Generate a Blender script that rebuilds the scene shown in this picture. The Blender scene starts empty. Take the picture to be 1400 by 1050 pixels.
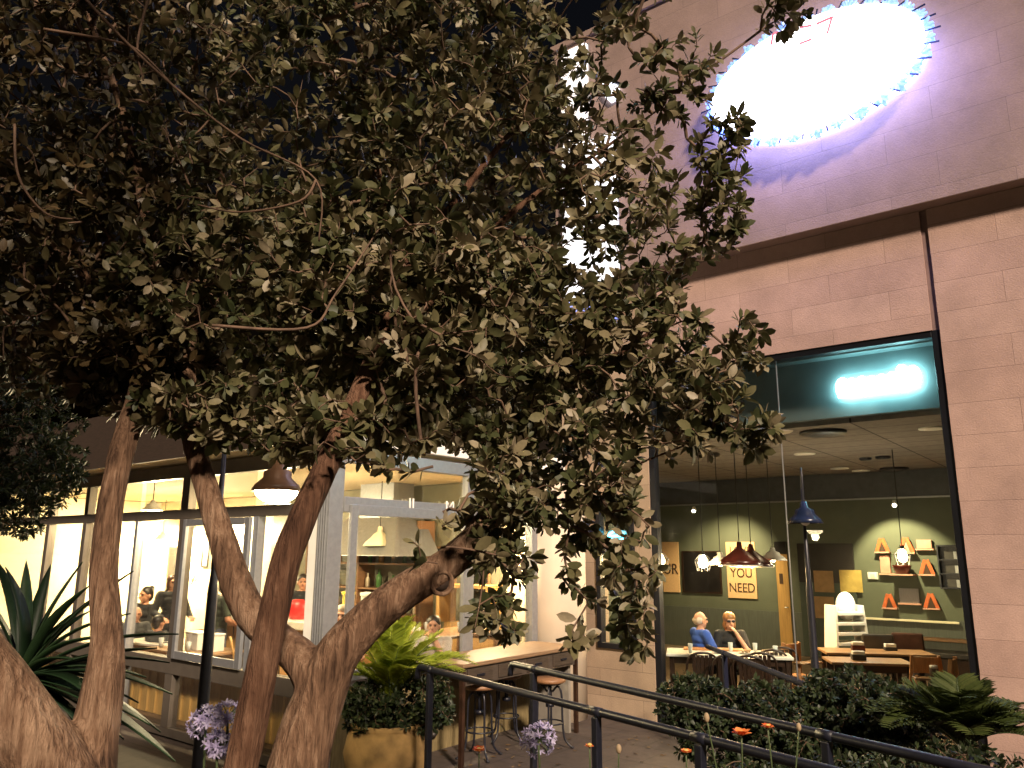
import bpy, math, random
import numpy as np
from mathutils import Vector, Matrix
S = bpy.context.scene
COL = S.collection
rnd = random.Random(11)
nr = np.random.default_rng(11)
rad = math.radians

# ------------------------------------------------------------------ camera
H = 2.2
TH, RO, FP = rad(12.2), rad(0.3), 1050.0
FW = Vector((0, math.cos(TH), math.sin(TH)))
U0 = Vector((0, -math.sin(TH), math.cos(TH)))
R0 = Vector((1, 0, 0))
RT = R0*math.cos(RO)+U0*math.sin(RO)
UP = U0*math.cos(RO)-R0*math.sin(RO)
CAM = Vector((0, 0, H))
cd = bpy.data.cameras.new("camera")
cd.sensor_width = 36
cd.lens = 27.0
cd.clip_start = 0.05
cd.clip_end = 2000
co = bpy.data.objects.new("camera", cd)
COL.objects.link(co)
co.matrix_world = Matrix(((RT.x, UP.x, -FW.x, CAM.x), (RT.y, UP.y, -FW.y, CAM.y), (RT.z, UP.z, -FW.z, CAM.z), (0, 0, 0, 1)))
S.camera = co


def ray(px, py):
    return FW+RT*((px-700)/FP)+UP*((525-py)/FP)


def G(px, py, z=0.0):
    d = ray(px, py)
    return CAM+d*((z-H)/d.z)


def P(px, py, yd):
    d = ray(px, py)
    return CAM+d*(yd/d.y)


# facade frame: x along the shop front to the right, y into the building, z up
A = rad(-38.3)
XL = Vector((math.cos(A), math.sin(A), 0))
YL = Vector((-math.sin(A), math.cos(A), 0))
O = Vector((4.8494, 8.3848, 0))


def toL(p):
    v = p-O
    return Vector((v.dot(XL), v.dot(YL), p.z))


def W(x, y, z=0.0):
    return O+XL*x+YL*y+Vector((0, 0, z))


def fb(px, py, yl=0.0):
    d = ray(px, py)
    k = ((O-CAM).dot(YL)+yl)/d.dot(YL)
    return toL(CAM+d*k)


# ------------------------------------------------------------------ objects
def thing(name, label, cat, loc=(0, 0, 0), rot=0.0, group=None):
    o = bpy.data.objects.new(name, None)
    COL.objects.link(o)
    o.empty_display_size = 0.1
    o.location = loc
    o.rotation_euler = (0, 0, rot)
    return tag(o, label, cat, group)


def tag(o, label=None, cat=None, group=None, kind=None):
    if label:
        o['label'] = label
    if cat:
        o['category'] = cat
    if group:
        o['group'] = group
    if kind:
        o['kind'] = kind
    return o


def dup(root, loc, rot, label, group=None, scale=None):
    r = root.copy()
    COL.objects.link(r)
    r.location = loc
    r.rotation_euler = (0, 0, rot)
    if scale:
        r.scale = (scale,)*3
    r['label'] = label
    if group:
        r['group'] = group

    def kids(src, dst):
        for ch in [c for c in src.children]:
            k = ch.copy()
            COL.objects.link(k)
            k.parent = dst
            kids(ch, k)
    kids(root, r)
    return r


def catmull(pts, rads, sub=6):
    pts = [Vector(p) for p in pts]
    n = len(pts)
    op, orr = [], []
    for i in range(n-1):
        p0 = pts[max(i-1, 0)]
        p1 = pts[i]
        p2 = pts[i+1]
        p3 = pts[min(i+2, n-1)]
        for k in range(sub):
            t = k/sub
            op.append(0.5*((2*p1)+(p2-p0)*t+(2*p0-5*p1+4*p2-p3)*t*t+(3*p1-p0-3*p2+p3)*t**3))
            orr.append(rads[i]*(1-t)+rads[i+1]*t)
    op.append(pts[-1])
    orr.append(rads[-1])
    return op, orr


class MB:
    def __init__(self):
        self.v = []
        self.f = []

    def add(self, vs, fs):
        b = len(self.v)
        self.v += [Vector(v) for v in vs]
        self.f += [tuple(i+b for i in f) for f in fs]
        return self

    def box(self, x0, x1, y0, y1, z0, z1, M=None):
        vs = [Vector((x, y, z)) for z in (z0, z1) for y in (y0, y1) for x in (x0, x1)]
        if M:
            vs = [M @ v for v in vs]
        return self.add(vs, [(0, 2, 3, 1), (4, 5, 7, 6), (0, 1, 5, 4), (2, 6, 7, 3), (0, 4, 6, 2), (1, 3, 7, 5)])

    def bar(self, a, b, w, h=None, up=(0, 0, 1)):
        """box beam of section w x h from a to b"""
        a, b = Vector(a), Vector(b)
        h = h or w
        d = (b-a).normalized()
        u = Vector(up)
        if abs(d.dot(u)) > .98:
            u = Vector((0, 1, 0))
        s = d.cross(u).normalized()
        u = s.cross(d).normalized()
        vs = []
        for p in (a, b):
            for i, j in ((-1, -1), (1, -1), (1, 1), (-1, 1)):
                vs.append(p+s*(i*w/2)+u*(j*h/2))
        return self.add(vs, [(0, 1, 2, 3), (7, 6, 5, 4), (0, 4, 5, 1), (1, 5, 6, 2), (2, 6, 7, 3), (3, 7, 4, 0)])

    def tube(self, pts, r, n=8, closed=False):
        pts = [Vector(p) for p in pts]
        m = len(pts)
        rs = r if isinstance(r, (list, tuple)) else [r]*m
        vs, fs = [], []
        ref = Vector((0.13, 0.21, 0.97))
        prev = None
        for i, p in enumerate(pts):
            if closed:
                d = pts[(i+1) % m]-pts[i-1]
            else:
                d = pts[min(i+1, m-1)]-pts[max(i-1, 0)]
            if d.length < 1e-9:
                d = Vector((0, 0, 1))
            d.normalize()
            s = prev-d*prev.dot(d) if prev is not None else d.cross(ref)
            if s.length < 1e-4:
                s = d.cross(Vector((1, 0, 0)))
            s.normalize()
            prev = s
            t = d.cross(s)
            for k in range(n):
                a = 2*math.pi*k/n
                vs.append(p+(s*math.cos(a)+t*math.sin(a))*rs[i])
        for i in range(m if closed else m-1):
            j = (i+1) % m
            for k in range(n):
                l = (k+1) % n
                fs.append((i*n+k, i*n+l, j*n+l, j*n+k))
        if not closed:
            fs.append(tuple(range(n-1, -1, -1)))
            fs.append(tuple((m-1)*n+k for k in range(n)))
        return self.add(vs, fs)

    def lathe(self, prof, c=(0, 0, 0), n=24, M=None, arc=None):
        c = Vector(c)
        vs, fs = [], []
        for r, z in prof:
            for k in range(n):
                a = 2*math.pi*k/n
                v = Vector((r*math.cos(a), r*math.sin(a), z))
                vs.append((M @ v if M else v)+c)
        for i in range(len(prof)-1):
            for k in range(n):
                l = (k+1) % n
                fs.append((i*n+k, i*n+l, (i+1)*n+l, (i+1)*n+k))
        if prof[0][0] > 1e-5:
            fs.append(tuple(range(n-1, -1, -1)))
        if prof[-1][0] > 1e-5:
            fs.append(tuple((len(prof)-1)*n+k for k in range(n)))
        return self.add(vs, fs)

    def ball(self, c, r, nu=14, nv=9, M=None):
        c = Vector(c)
        if not isinstance(r, (tuple, list)):
            r = (r, r, r)
        vs = [Vector((0, 0, -r[2]))]
        for j in range(1, nv):
            t = math.pi*j/nv
            for k in range(nu):
                a = 2*math.pi*k/nu
                vs.append(Vector((r[0]*math.sin(t)*math.cos(a), r[1]*math.sin(t)*math.sin(a), -r[2]*math.cos(t))))
        vs.append(Vector((0, 0, r[2])))
        vs = [(M @ v if M else v)+c for v in vs]
        fs = [(0, 1+(k+1) % nu, 1+k) for k in range(nu)]
        for j in range(nv-2):
            for k in range(nu):
                l = (k+1) % nu
                fs.append((1+j*nu+k, 1+j*nu+l, 1+(j+1)*nu+l, 1+(j+1)*nu+k))
        e = len(vs)-1
        b = 1+(nv-2)*nu
        fs += [(e, b+k, b+(k+1) % nu) for k in range(nu)]
        return self.add(vs, fs)

    def cap(self, a, b, ra, rb, n=12):
        """tapered capsule"""
        a, b = Vector(a), Vector(b)
        d = b-a
        L = d.length
        q = Vector((0, 0, 1)).rotation_difference(d.normalized()).to_matrix() if L > 1e-6 else Matrix.Identity(3)
        prof = [(1e-4, -ra)]
        for k in range(1, 5):
            t = math.pi/2*k/4
            prof.append((ra*math.sin(t), -ra*math.cos(t)))
        for k in range(0, 4):
            t = math.pi/2*k/4
            prof.append((rb*math.cos(t), L+rb*math.sin(t)))
        prof.append((1e-4, L+rb))
        return self.lathe(prof, a, n, q)

    def prism(self, poly, y0, y1):
        """polygon in x,z extruded along y"""
        n = len(poly)
        vs = [(x, y0, z) for x, z in poly]+[(x, y1, z) for x, z in poly]
        fs = [tuple(range(n)), tuple(range(2*n-1, n-1, -1))]
        for i in range(n):
            j = (i+1) % n
            fs.append((i, i+n, j+n, j))
        return self.add(vs, fs)

    def mesh(self, name, off=None):
        me = bpy.data.meshes.new(name)
        vs = self.v if off is None else [v-Vector(off) for v in self.v]
        me.from_pydata([tuple(v) for v in vs], [], self.f)
        me.update()
        return me

    def build(self, name, mat, parent=None, smooth=False, bevel=0.0, off=None, fixn=True):
        me = self.mesh(name, off)
        return link(name, me, mat, parent, smooth, bevel, fixn)


def link(name, me, mat, parent=None, smooth=False, bevel=0.0, fixn=True):
    import bmesh
    if fixn:
        bm = bmesh.new()
        bm.from_mesh(me)
        bmesh.ops.recalc_face_normals(bm, faces=bm.faces)
        bm.to_mesh(me)
        bm.free()
    for m in (mat if isinstance(mat, (list, tuple)) else [mat]):
        me.materials.append(m)
    if smooth:
        me.polygons.foreach_set('use_smooth', [True]*len(me.polygons))
    o = bpy.data.objects.new(name, me)
    COL.objects.link(o)
    if parent is not None:
        o.parent = parent
    if bevel:
        b = o.modifiers.new('bevel', 'BEVEL')
        b.width = bevel
        b.segments = 2
        b.limit_method = 'ANGLE'
    return o


def remeshed(mb, voxel, smooth_it=3, name='body'):
    me = mb.mesh(name)
    t = bpy.data.objects.new('temporary', me)
    COL.objects.link(t)
    r = t.modifiers.new('r', 'REMESH')
    r.mode = 'VOXEL'
    r.voxel_size = voxel
    if smooth_it:
        s = t.modifiers.new('s', 'SMOOTH')
        s.iterations = smooth_it
        s.factor = 0.5
    dg = bpy.context.evaluated_depsgraph_get()
    out = bpy.data.meshes.new_from_object(t.evaluated_get(dg))
    out.name = name
    bpy.data.objects.remove(t)
    bpy.data.meshes.remove(me)
    return out


def tri_mesh(name, V, T, mat, parent=None, tint=None, smooth=False, off=None):
    V = np.asarray(V, dtype=np.float32)
    if off is not None:
        V = V-np.array(off, dtype=np.float32)
    T = np.asarray(T, dtype=np.int32)
    k = T.shape[1]
    me = bpy.data.meshes.new(name)
    me.vertices.add(len(V))
    me.vertices.foreach_set('co', V.ravel())
    me.loops.add(T.size)
    me.loops.foreach_set('vertex_index', T.ravel())
    me.polygons.add(len(T))
    me.polygons.foreach_set('loop_start', np.arange(0, T.size, k, dtype=np.int32))
    me.polygons.foreach_set('loop_total', np.full(len(T), k, dtype=np.int32))
    me.update(calc_edges=True)
    if tint is not None:
        a = me.attributes.new('tint', 'FLOAT', 'POINT')
        a.data.foreach_set('value', np.asarray(tint, dtype=np.float32))
    if smooth:
        me.polygons.foreach_set('use_smooth', [True]*len(T))
    return link(name, me, mat, parent, fixn=False)


# ------------------------------------------------------------------ materials
def newmat(name):
    m = bpy.data.materials.new(name)
    m.use_nodes = True
    return m, m.node_tree, m.node_tree.nodes['Principled BSDF']


def mat(name, col, rough=0.6, metal=0.0, var=0.15, scale=8.0, bump=0.0, stretch=None, spec=0.5, col2=None, detail=5):
    m, nt, b = newmat(name)
    N = nt.nodes
    tc = N.new('ShaderNodeTexCoord')
    mp = N.new('ShaderNodeMapping')
    if stretch:
        mp.inputs['Scale'].default_value = stretch
    nt.links.new(tc.outputs['Object'], mp.inputs[0])
    nz = N.new('ShaderNodeTexNoise')
    nz.inputs['Scale'].default_value = scale
    nz.inputs['Detail'].default_value = detail
    nt.links.new(mp.outputs[0], nz.inputs['Vector'])
    cr = N.new('ShaderNodeValToRGB')
    c2 = col2 or tuple(min(1, c*(1+var)) for c in col)
    c1 = tuple(c*(1-var) for c in col)
    cr.color_ramp.elements[0].position = 0.3
    cr.color_ramp.elements[1].position = 0.7
    cr.color_ramp.elements[0].color = (*c1, 1)
    cr.color_ramp.elements[1].color = (*c2, 1)
    nt.links.new(nz.outputs['Fac'], cr.inputs[0])
    nt.links.new(cr.outputs[0], b.inputs['Base Color'])
    b.inputs['Roughness'].default_value = rough
    b.inputs['Metallic'].default_value = metal
    b.inputs['Specular IOR Level'].default_value = spec
    if bump:
        bp = N.new('ShaderNodeBump')
        bp.inputs['Strength'].default_value = bump
        bp.inputs['Distance'].default_value = 0.01
        nt.links.new(nz.outputs['Fac'], bp.inputs['Height'])
        nt.links.new(bp.outputs[0], b.inputs['Normal'])
    return m


def emit(name, col, s):
    m, nt, b = newmat(name)
    b.inputs['Base Color'].default_value = (*[c*.8 for c in col], 1)
    b.inputs['Emission Color'].default_value = (*col, 1)
    b.inputs['Emission Strength'].default_value = s
    return m


def stone_mat(name, c1, c2, mortar, bw=1.15, rh=0.355, zoff=0.0):
    m, nt, b = newmat(name)
    N = nt.nodes
    L = nt.links
    tc = N.new('ShaderNodeTexCoord')
    sp = N.new('ShaderNodeSeparateXYZ')
    L.new(tc.outputs['Object'], sp.inputs[0])
    cb = N.new('ShaderNodeCombineXYZ')
    ad = N.new('ShaderNodeMath')
    ad.operation = 'ADD'
    L.new(sp.outputs['X'], ad.inputs[0])
    L.new(sp.outputs['Y'], ad.inputs[1])
    az = N.new('ShaderNodeMath')
    az.operation = 'ADD'
    L.new(sp.outputs['Z'], az.inputs[0])
    az.inputs[1].default_value = zoff
    L.new(ad.outputs[0], cb.inputs['X'])
    L.new(az.outputs[0], cb.inputs['Y'])
    br = N.new('ShaderNodeTexBrick')
    br.inputs['Scale'].default_value = 1
    br.inputs['Brick Width'].default_value = bw
    br.inputs['Row Height'].default_value = rh
    br.inputs['Mortar Size'].default_value = 0.0035
    br.inputs['Mortar Smooth'].default_value = 0.4
    br.inputs['Bias'].default_value = 0.0
    br.inputs['Color1'].default_value = (*c1, 1)
    br.inputs['Color2'].default_value = (*c2, 1)
    br.inputs['Mortar'].default_value = (*mortar, 1)
    br.offset = 0.42
    L.new(cb.outputs[0], br.inputs['Vector'])
    nz = N.new('ShaderNodeTexNoise')
    nz.inputs['Scale'].default_value = 1.6
    nz.inputs['Detail'].default_value = 8
    nz.inputs['Roughness'].default_value = .65
    L.new(tc.outputs['Object'], nz.inputs['Vector'])
    mr = N.new('ShaderNodeMapRange')
    mr.inputs['From Min'].default_value = .3
    mr.inputs['From Max'].default_value = .7
    mr.inputs['To Min'].default_value = .78
    mr.inputs['To Max'].default_value = 1.12
    L.new(nz.outputs['Fac'], mr.inputs['Value'])
    n2 = N.new('ShaderNodeTexNoise')
    n2.inputs['Scale'].default_value = 60
    n2.inputs['Detail'].default_value = 6
    L.new(tc.outputs['Object'], n2.inputs['Vector'])
    mr2 = N.new('ShaderNodeMapRange')
    mr2.inputs['To Min'].default_value = .85
    mr2.inputs['To Max'].default_value = 1.15
    L.new(n2.outputs['Fac'], mr2.inputs['Value'])
    mu = N.new('ShaderNodeMath')
    mu.operation = 'MULTIPLY'
    L.new(mr.outputs[0], mu.inputs[0])
    L.new(mr2.outputs[0], mu.inputs[1])
    mx = N.new('ShaderNodeMix')
    mx.data_type = 'RGBA'
    mx.blend_type = 'MULTIPLY'
    mx.inputs['Factor'].default_value = 1
    L.new(br.outputs['Color'], mx.inputs[6])
    L.new(mu.outputs[0], mx.inputs[7])
    L.new(mx.outputs[2], b.inputs['Base Color'])
    b.inputs['Roughness'].default_value = .75
    sb = N.new('ShaderNodeMath')
    sb.operation = 'MULTIPLY_ADD'
    L.new(br.outputs['Fac'], sb.inputs[0])
    sb.inputs[1].default_value = -1.0
    L.new(n2.outputs['Fac'], sb.inputs[2])
    bp = N.new('ShaderNodeBump')
    bp.inputs['Strength'].default_value = .35
    bp.inputs['Distance'].default_value = .012
    L.new(sb.outputs[0], bp.inputs['Height'])
    L.new(bp.outputs[0], b.inputs['Normal'])
    return m


def glass_mat(name, tintc=(1, 1, 1), refl=1.0):
    m = bpy.data.materials.new(name)
    m.use_nodes = True
    nt = m.node_tree
    N = nt.nodes
    N.clear()
    out = N.new('ShaderNodeOutputMaterial')
    tr = N.new('ShaderNodeBsdfTransparent')
    tr.inputs[0].default_value = (*tintc, 1)
    gl = N.new('ShaderNodeBsdfGlossy')
    gl.inputs['Roughness'].default_value = 0.01
    fr = N.new('ShaderNodeFresnel')
    fr.inputs[0].default_value = 1.45
    ml = N.new('ShaderNodeMath')
    ml.operation = 'MULTIPLY'
    ml.inputs[1].default_value = refl
    nt.links.new(fr.outputs[0], ml.inputs[0])
    mx = N.new('ShaderNodeMixShader')
    nt.links.new(ml.outputs[0], mx.inputs[0])
    nt.links.new(tr.outputs[0], mx.inputs[1])
    nt.links.new(gl.outputs[0], mx.inputs[2])
    nt.links.new(mx.outputs[0], out.inputs[0])
    return m


def leaf_mat(name, stops, rough=.45, trans=.25, spec=.4):
    m, nt, b = newmat(name)
    N = nt.nodes
    L = nt.links
    at = N.new('ShaderNodeAttribute')
    at.attribute_name = 'tint'
    cr = N.new('ShaderNodeValToRGB')
    el = cr.color_ramp.elements
    while len(el) < len(stops):
        el.new(0.5)
    for e, (p, c) in zip(el, stops):
        e.position = p
        e.color = (*c, 1)
    L.new(at.outputs['Fac'], cr.inputs[0])
    tc = N.new('ShaderNodeTexCoord')
    nz = N.new('ShaderNodeTexNoise')
    nz.inputs['Scale'].default_value = 90
    L.new(tc.outputs['Object'], nz.inputs['Vector'])
    mr = N.new('ShaderNodeMapRange')
    mr.inputs['To Min'].default_value = .7
    mr.inputs['To Max'].default_value = 1.3
    L.new(nz.outputs['Fac'], mr.inputs['Value'])
    mx = N.new('ShaderNodeMix')
    mx.data_type = 'RGBA'
    mx.blend_type = 'MULTIPLY'
    mx.inputs['Factor'].default_value = 1
    L.new(cr.outputs[0], mx.inputs[6])
    L.new(mr.outputs[0], mx.inputs[7])
    L.new(mx.outputs[2], b.inputs['Base Color'])
    b.inputs['Roughness'].default_value = rough
    b.inputs['Specular IOR Level'].default_value = spec
    if trans:
        td = N.new('ShaderNodeBsdfTranslucent')
        L.new(mx.outputs[2], td.inputs['Color'])
        ms = N.new('ShaderNodeMixShader')
        ms.inputs[0].default_value = trans
        L.new(b.outputs[0], ms.inputs[1])
        L.new(td.outputs[0], ms.inputs[2])
        L.new(ms.outputs[0], N['Material Output'].inputs[0])
    return m


def bark_mat(name, c1, c2, c3):
    m, nt, b = newmat(name)
    N = nt.nodes
    L = nt.links
    tc = N.new('ShaderNodeTexCoord')
    mp = N.new('ShaderNodeMapping')
    mp.inputs['Scale'].default_value = (60, 60, 7)
    L.new(tc.outputs['Object'], mp.inputs[0])
    nz = N.new('ShaderNodeTexNoise')
    nz.inputs['Scale'].default_value = 1.0
    nz.inputs['Detail'].default_value = 8
    nz.inputs['Roughness'].default_value = .62
    nz.inputs['Distortion'].default_value = .25
    L.new(mp.outputs[0], nz.inputs['Vector'])
    n2 = N.new('ShaderNodeTexNoise')
    n2.inputs['Scale'].default_value = 5
    n2.inputs['Detail'].default_value = 4
    L.new(tc.outputs['Object'], n2.inputs['Vector'])
    cr = N.new('ShaderNodeValToRGB')
    el = cr.color_ramp.elements
    el.new(.5)
    for e, (p, c) in zip(el, ((.36, c1), (.5, c2), (.64, c3))):
        e.position = p
        e.color = (*c, 1)
    mxf = N.new('ShaderNodeMath')
    mxf.operation = 'MULTIPLY_ADD'
    L.new(n2.outputs['Fac'], mxf.inputs[0])
    mxf.inputs[1].default_value = .5
    ms = N.new('ShaderNodeMath')
    ms.operation = 'MULTIPLY'
    ms.inputs[1].default_value = .5
    L.new(nz.outputs['Fac'], ms.inputs[0])
    L.new(ms.outputs[0], mxf.inputs[2])
    L.new(mxf.outputs[0], cr.inputs[0])
    L.new(cr.outputs[0], b.inputs['Base Color'])
    b.inputs['Roughness'].default_value = .85
    b.inputs['Specular IOR Level'].default_value = .2
    bp = N.new('ShaderNodeBump')
    bp.inputs['Strength'].default_value = 1.0
    bp.inputs['Distance'].default_value = .035
    L.new(nz.outputs['Fac'], bp.inputs['Height'])
    L.new(bp.outputs[0], b.inputs['Normal'])
    return m


def grid_mat(name, col, line, sx, sy, w=.012, rough=.8, var=.12, offs=.5):
    """tiles: brick texture in local x,y"""
    m, nt, b = newmat(name)
    N = nt.nodes
    L = nt.links
    tc = N.new('ShaderNodeTexCoord')
    br = N.new('ShaderNodeTexBrick')
    br.offset = offs
    br.inputs['Scale'].default_value = 1
    br.inputs['Brick Width'].default_value = sx
    br.inputs['Row Height'].default_value = sy
    br.inputs['Mortar Size'].default_value = w
    br.inputs['Color1'].default_value = (*[c*(1-var) for c in col], 1)
    br.inputs['Color2'].default_value = (*[c*(1+var) for c in col], 1)
    br.inputs['Mortar'].default_value = (*line, 1)
    L.new(tc.outputs['Object'], br.inputs['Vector'])
    nz = N.new('ShaderNodeTexNoise')
    nz.inputs['Scale'].default_value = 9
    nz.inputs['Detail'].default_value = 8
    L.new(tc.outputs['Object'], nz.inputs['Vector'])
    mr = N.new('ShaderNodeMapRange')
    mr.inputs['To Min'].default_value = .6
    mr.inputs['To Max'].default_value = 1.4
    L.new(nz.outputs['Fac'], mr.inputs['Value'])
    mx = N.new('ShaderNodeMix')
    mx.data_type = 'RGBA'
    mx.blend_type = 'MULTIPLY'
    mx.inputs['Factor'].default_value = 1
    L.new(br.outputs['Color'], mx.inputs[6])
    L.new(mr.outputs[0], mx.inputs[7])
    L.new(mx.outputs[2], b.inputs['Base Color'])
    b.inputs['Roughness'].default_value = rough
    bp = N.new('ShaderNodeBump')
    bp.inputs['Strength'].default_value = .4
    bp.inputs['Distance'].default_value = .01
    L.new(nz.outputs['Fac'], bp.inputs['Height'])
    L.new(bp.outputs[0], b.inputs['Normal'])
    return m


M = {}
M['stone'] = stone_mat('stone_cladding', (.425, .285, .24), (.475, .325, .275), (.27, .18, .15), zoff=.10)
M['stone_dim_lit'] = stone_mat('dim_lit_fascia_stone', (.27, .195, .17), (.30, .215, .19), (.18, .13, .115), bw=1.25, rh=.42, zoff=.0)  # same stone, darkened for the weaker light up on the fascia
M['plaster'] = mat('cream_plaster', (.60, .50, .38), .8, var=.06, scale=3, bump=.1)
M['cream'] = mat('cream_wall_paint', (.78, .70, .50), .7, var=.05, scale=2)
M['brown'] = mat('brown_board', (.035, .022, .015), .7, var=.3, stretch=(2, 2, 20))
M['white'] = mat('white_paint', (.78, .77, .72), .5, var=.05)
M['alu'] = mat('grey_aluminium', (.30, .31, .33), .38, .55, var=.08, scale=20)
M['alu_dark'] = mat('brown_aluminium', (.14, .12, .10), .4, .4, var=.1)
M['black'] = mat('black_metal', (.007, .008, .015), .42, .0, var=.3, scale=30)
M['blue_black'] = mat('blue_black_enamel', (.012, .02, .05), .25, .1, var=.2)
M['frame'] = mat('black_window_frame', (.008, .009, .013), .4, .3, var=.2)
M['glass'] = glass_mat('window_glass', (.93, .96, .95), .2)
M['glass_cafe'] = glass_mat('cafe_glass', (.97, .97, .96), .4)
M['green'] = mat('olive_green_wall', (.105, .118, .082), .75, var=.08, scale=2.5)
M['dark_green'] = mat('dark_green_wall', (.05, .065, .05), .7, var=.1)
M['wains'] = mat('grey_green_panelling', (.09, .10, .085), .6, var=.15, stretch=(6, 6, .4))
M['teal'] = mat('teal_grey_board', (.10, .13, .135), .55, var=.12, scale=3)
M['ceil'] = grid_mat('ceiling_tiles', (.215, .19, .17), (.05, .042, .038), 1.2, .6, .014, .9, .05, 0.0)
M['cafe_ceil'] = mat('warm_plaster_ceiling', (.70, .58, .38), .8, var=.05)
M['wood'] = mat('pale_wood', (.30, .17, .08), .45, var=.25, scale=6, stretch=(1, 12, 12))
M['wood_mid'] = mat('brown_wood', (.22, .11, .05), .5, var=.35, scale=5, stretch=(1.5, 12, 12))
M['wood_dark'] = mat('dark_bentwood', (.03, .014, .008), .35, var=.4, scale=10)
M['wood_orange'] = mat('orange_pine', (.40, .18, .06), .5, var=.2, scale=6, stretch=(8, 8, 1))
M['tablewhite'] = mat('white_table_top', (.80, .76, .68), .25, var=.04)
M['floor'] = mat('interior_floor', (.20, .14, .09), .45, var=.25, scale=4)
M['leather'] = mat('dark_padded_cover', (.035, .032, .03), .45, var=.25, bump=.1)
M['leather_red'] = mat('brown_padded_cover', (.07, .03, .02), .45, var=.25, bump=.1)
M['terracotta'] = mat('terracotta_clay', (.27, .17, .065), .9, var=.45, scale=5, bump=.4)
M['pave'] = grid_mat('paving_slabs', (.055, .041, .034), (.02, .015, .013), .6, .6, .006, .7, .12)
M['soil'] = mat('dark_soil', (.035, .024, .016), .95, var=.6, scale=14, bump=1.0, detail=10)
M['ground'] = mat('asphalt_ground', (.03, .028, .026), .9, var=.3, scale=3)
M['redlamp'] = mat('red_brown_enamel', (.07, .012, .008), .3, .1, var=.2)
M['rope'] = mat('black_cable', (.01, .01, .01), .6)
M['screenwood_lit'] = mat('lit_honey_wood', (.66, .43, .14), .55, var=.2, scale=3, stretch=(8, 8, .6))  # honey wood lightened to carry the glow on the low screen
M['panelwood'] = mat('honey_wood_panel', (.48, .28, .09), .55, var=.2, scale=3, stretch=(8, 8, .6))
M['brass'] = mat('brass', (.5, .35, .12), .3, .9)
M['whitestand'] = mat('white_plastic', (.82, .80, .74), .35, var=.04)
M['bright_lamp'] = emit('lamp_glow', (1, .80, .48), 30)
M['bulb'] = emit('bulb_glow', (1, .72, .36), 40)
M['down'] = emit('downlight_glow', (1, .84, .62), 12)
M['skin1'] = mat('skin_light', (.52, .28, .18), .5, var=.06)
M['skin2'] = mat('skin_tan', (.42, .20, .12), .5, var=.06)
M['hair_dark'] = mat('dark_hair', (.012, .008, .006), .45, var=.4, stretch=(40, 40, 4))
M['hair_brown'] = mat('brown_hair', (.06, .025, .012), .4, var=.4, stretch=(40, 40, 4))
M['hair_blond'] = mat('auburn_blond_hair', (.30, .14, .045), .45, var=.3, stretch=(40, 40, 4))
M['hair_grey'] = mat('grey_hair', (.50, .42, .33), .5, var=.2, stretch=(40, 40, 4))
M['eye'] = mat('eye_dark', (.02, .015, .012), .2)
M['lip'] = mat('lip', (.30, .09, .07), .5)
M['nail'] = M['lip']
M['cl_blue'] = mat('blue_shirt', (.03, .09, .42), .8, var=.15, scale=20)
M['cl_black'] = mat('black_cloth', (.012, .012, .014), .85, var=.3, scale=20)
M['cl_green'] = mat('dark_green_shirt', (.035, .045, .03), .85, var=.2, scale=20)
M['cl_grey'] = mat('charcoal_cloth', (.05, .05, .05), .85, var=.2, scale=20)
M['cl_white'] = mat('pale_cloth', (.5, .47, .42), .85, var=.1, scale=20)
M['cl_jean'] = mat('dark_jeans', (.03, .035, .06), .85, var=.2, scale=30)
M['shoe'] = mat('dark_shoe', (.02, .016, .014), .5)
M['red'] = mat('red_plastic', (.55, .02, .02), .4)
M['orange'] = mat('red_orange_wood', (.55, .12, .03), .5, var=.25, scale=9)
M['pink'] = mat('pink_board', (.55, .30, .22), .7, var=.15)
M['greyplate'] = mat('grey_board', (.33, .33, .35), .6, var=.12, stretch=(30, 1, 2))
M['paper'] = mat('yellowed_paper', (.50, .36, .10), .8, var=.15)
M['paper2'] = mat('brown_paper', (.30, .19, .09), .8, var=.15)
M['poster'] = mat('orange_poster', (.78, .50, .26), .7, var=.16, stretch=(30, 1, 3))
M['ink'] = mat('dark_ink', (.06, .03, .015), .8)
M['darkpic'] = mat('dark_picture', (.012, .010, .010), .35, var=.4, scale=4)

# ------------------------------------------------------------------ world, sun
w = bpy.data.worlds.new("World")
S.world = w
w.use_nodes = True
bg = w.node_tree.nodes['Background']
sk = w.node_tree.nodes.new('ShaderNodeTexSky')
sk.sky_type = 'NISHITA'
sk.sun_disc = False
SUN_DIR = Vector((0.27, -0.78, 0.56)).normalized()
sk.sun_elevation = rad(-4.0)
sk.sun_rotation = math.atan2(SUN_DIR.x, SUN_DIR.y)
w.node_tree.links.new(sk.outputs[0], bg.inputs[0])
bg.inputs[1].default_value = 0.08
sl = bpy.data.lights.new('street_light_sun', 'SUN')
sl.energy = 2.25
sl.angle = rad(5.0)
sl.color = (1.0, .79, .60)
so = bpy.data.objects.new('street_light_sun', sl)
COL.objects.link(so)
so.rotation_euler = SUN_DIR.to_track_quat('Z', 'Y').to_euler()
so.location = (0, -3, 9)


def lamp(name, loc, e, col=(1, .74, .42), r=.05, kind='POINT', aim=None, size=70, blend=.5):
    l = bpy.data.lights.new(name, kind)
    l.energy = e
    l.color = col
    l.shadow_soft_size = r
    o = bpy.data.objects.new(name, l)
    COL.objects.link(o)
    o.location = loc
    if kind == 'SPOT':
        l.spot_size = rad(size)
        l.spot_blend = blend
        d = (Vector(aim)-Vector(loc)).normalized()
        o.rotation_euler = (-d).to_track_quat('Z', 'Y').to_euler()
    return o


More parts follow.
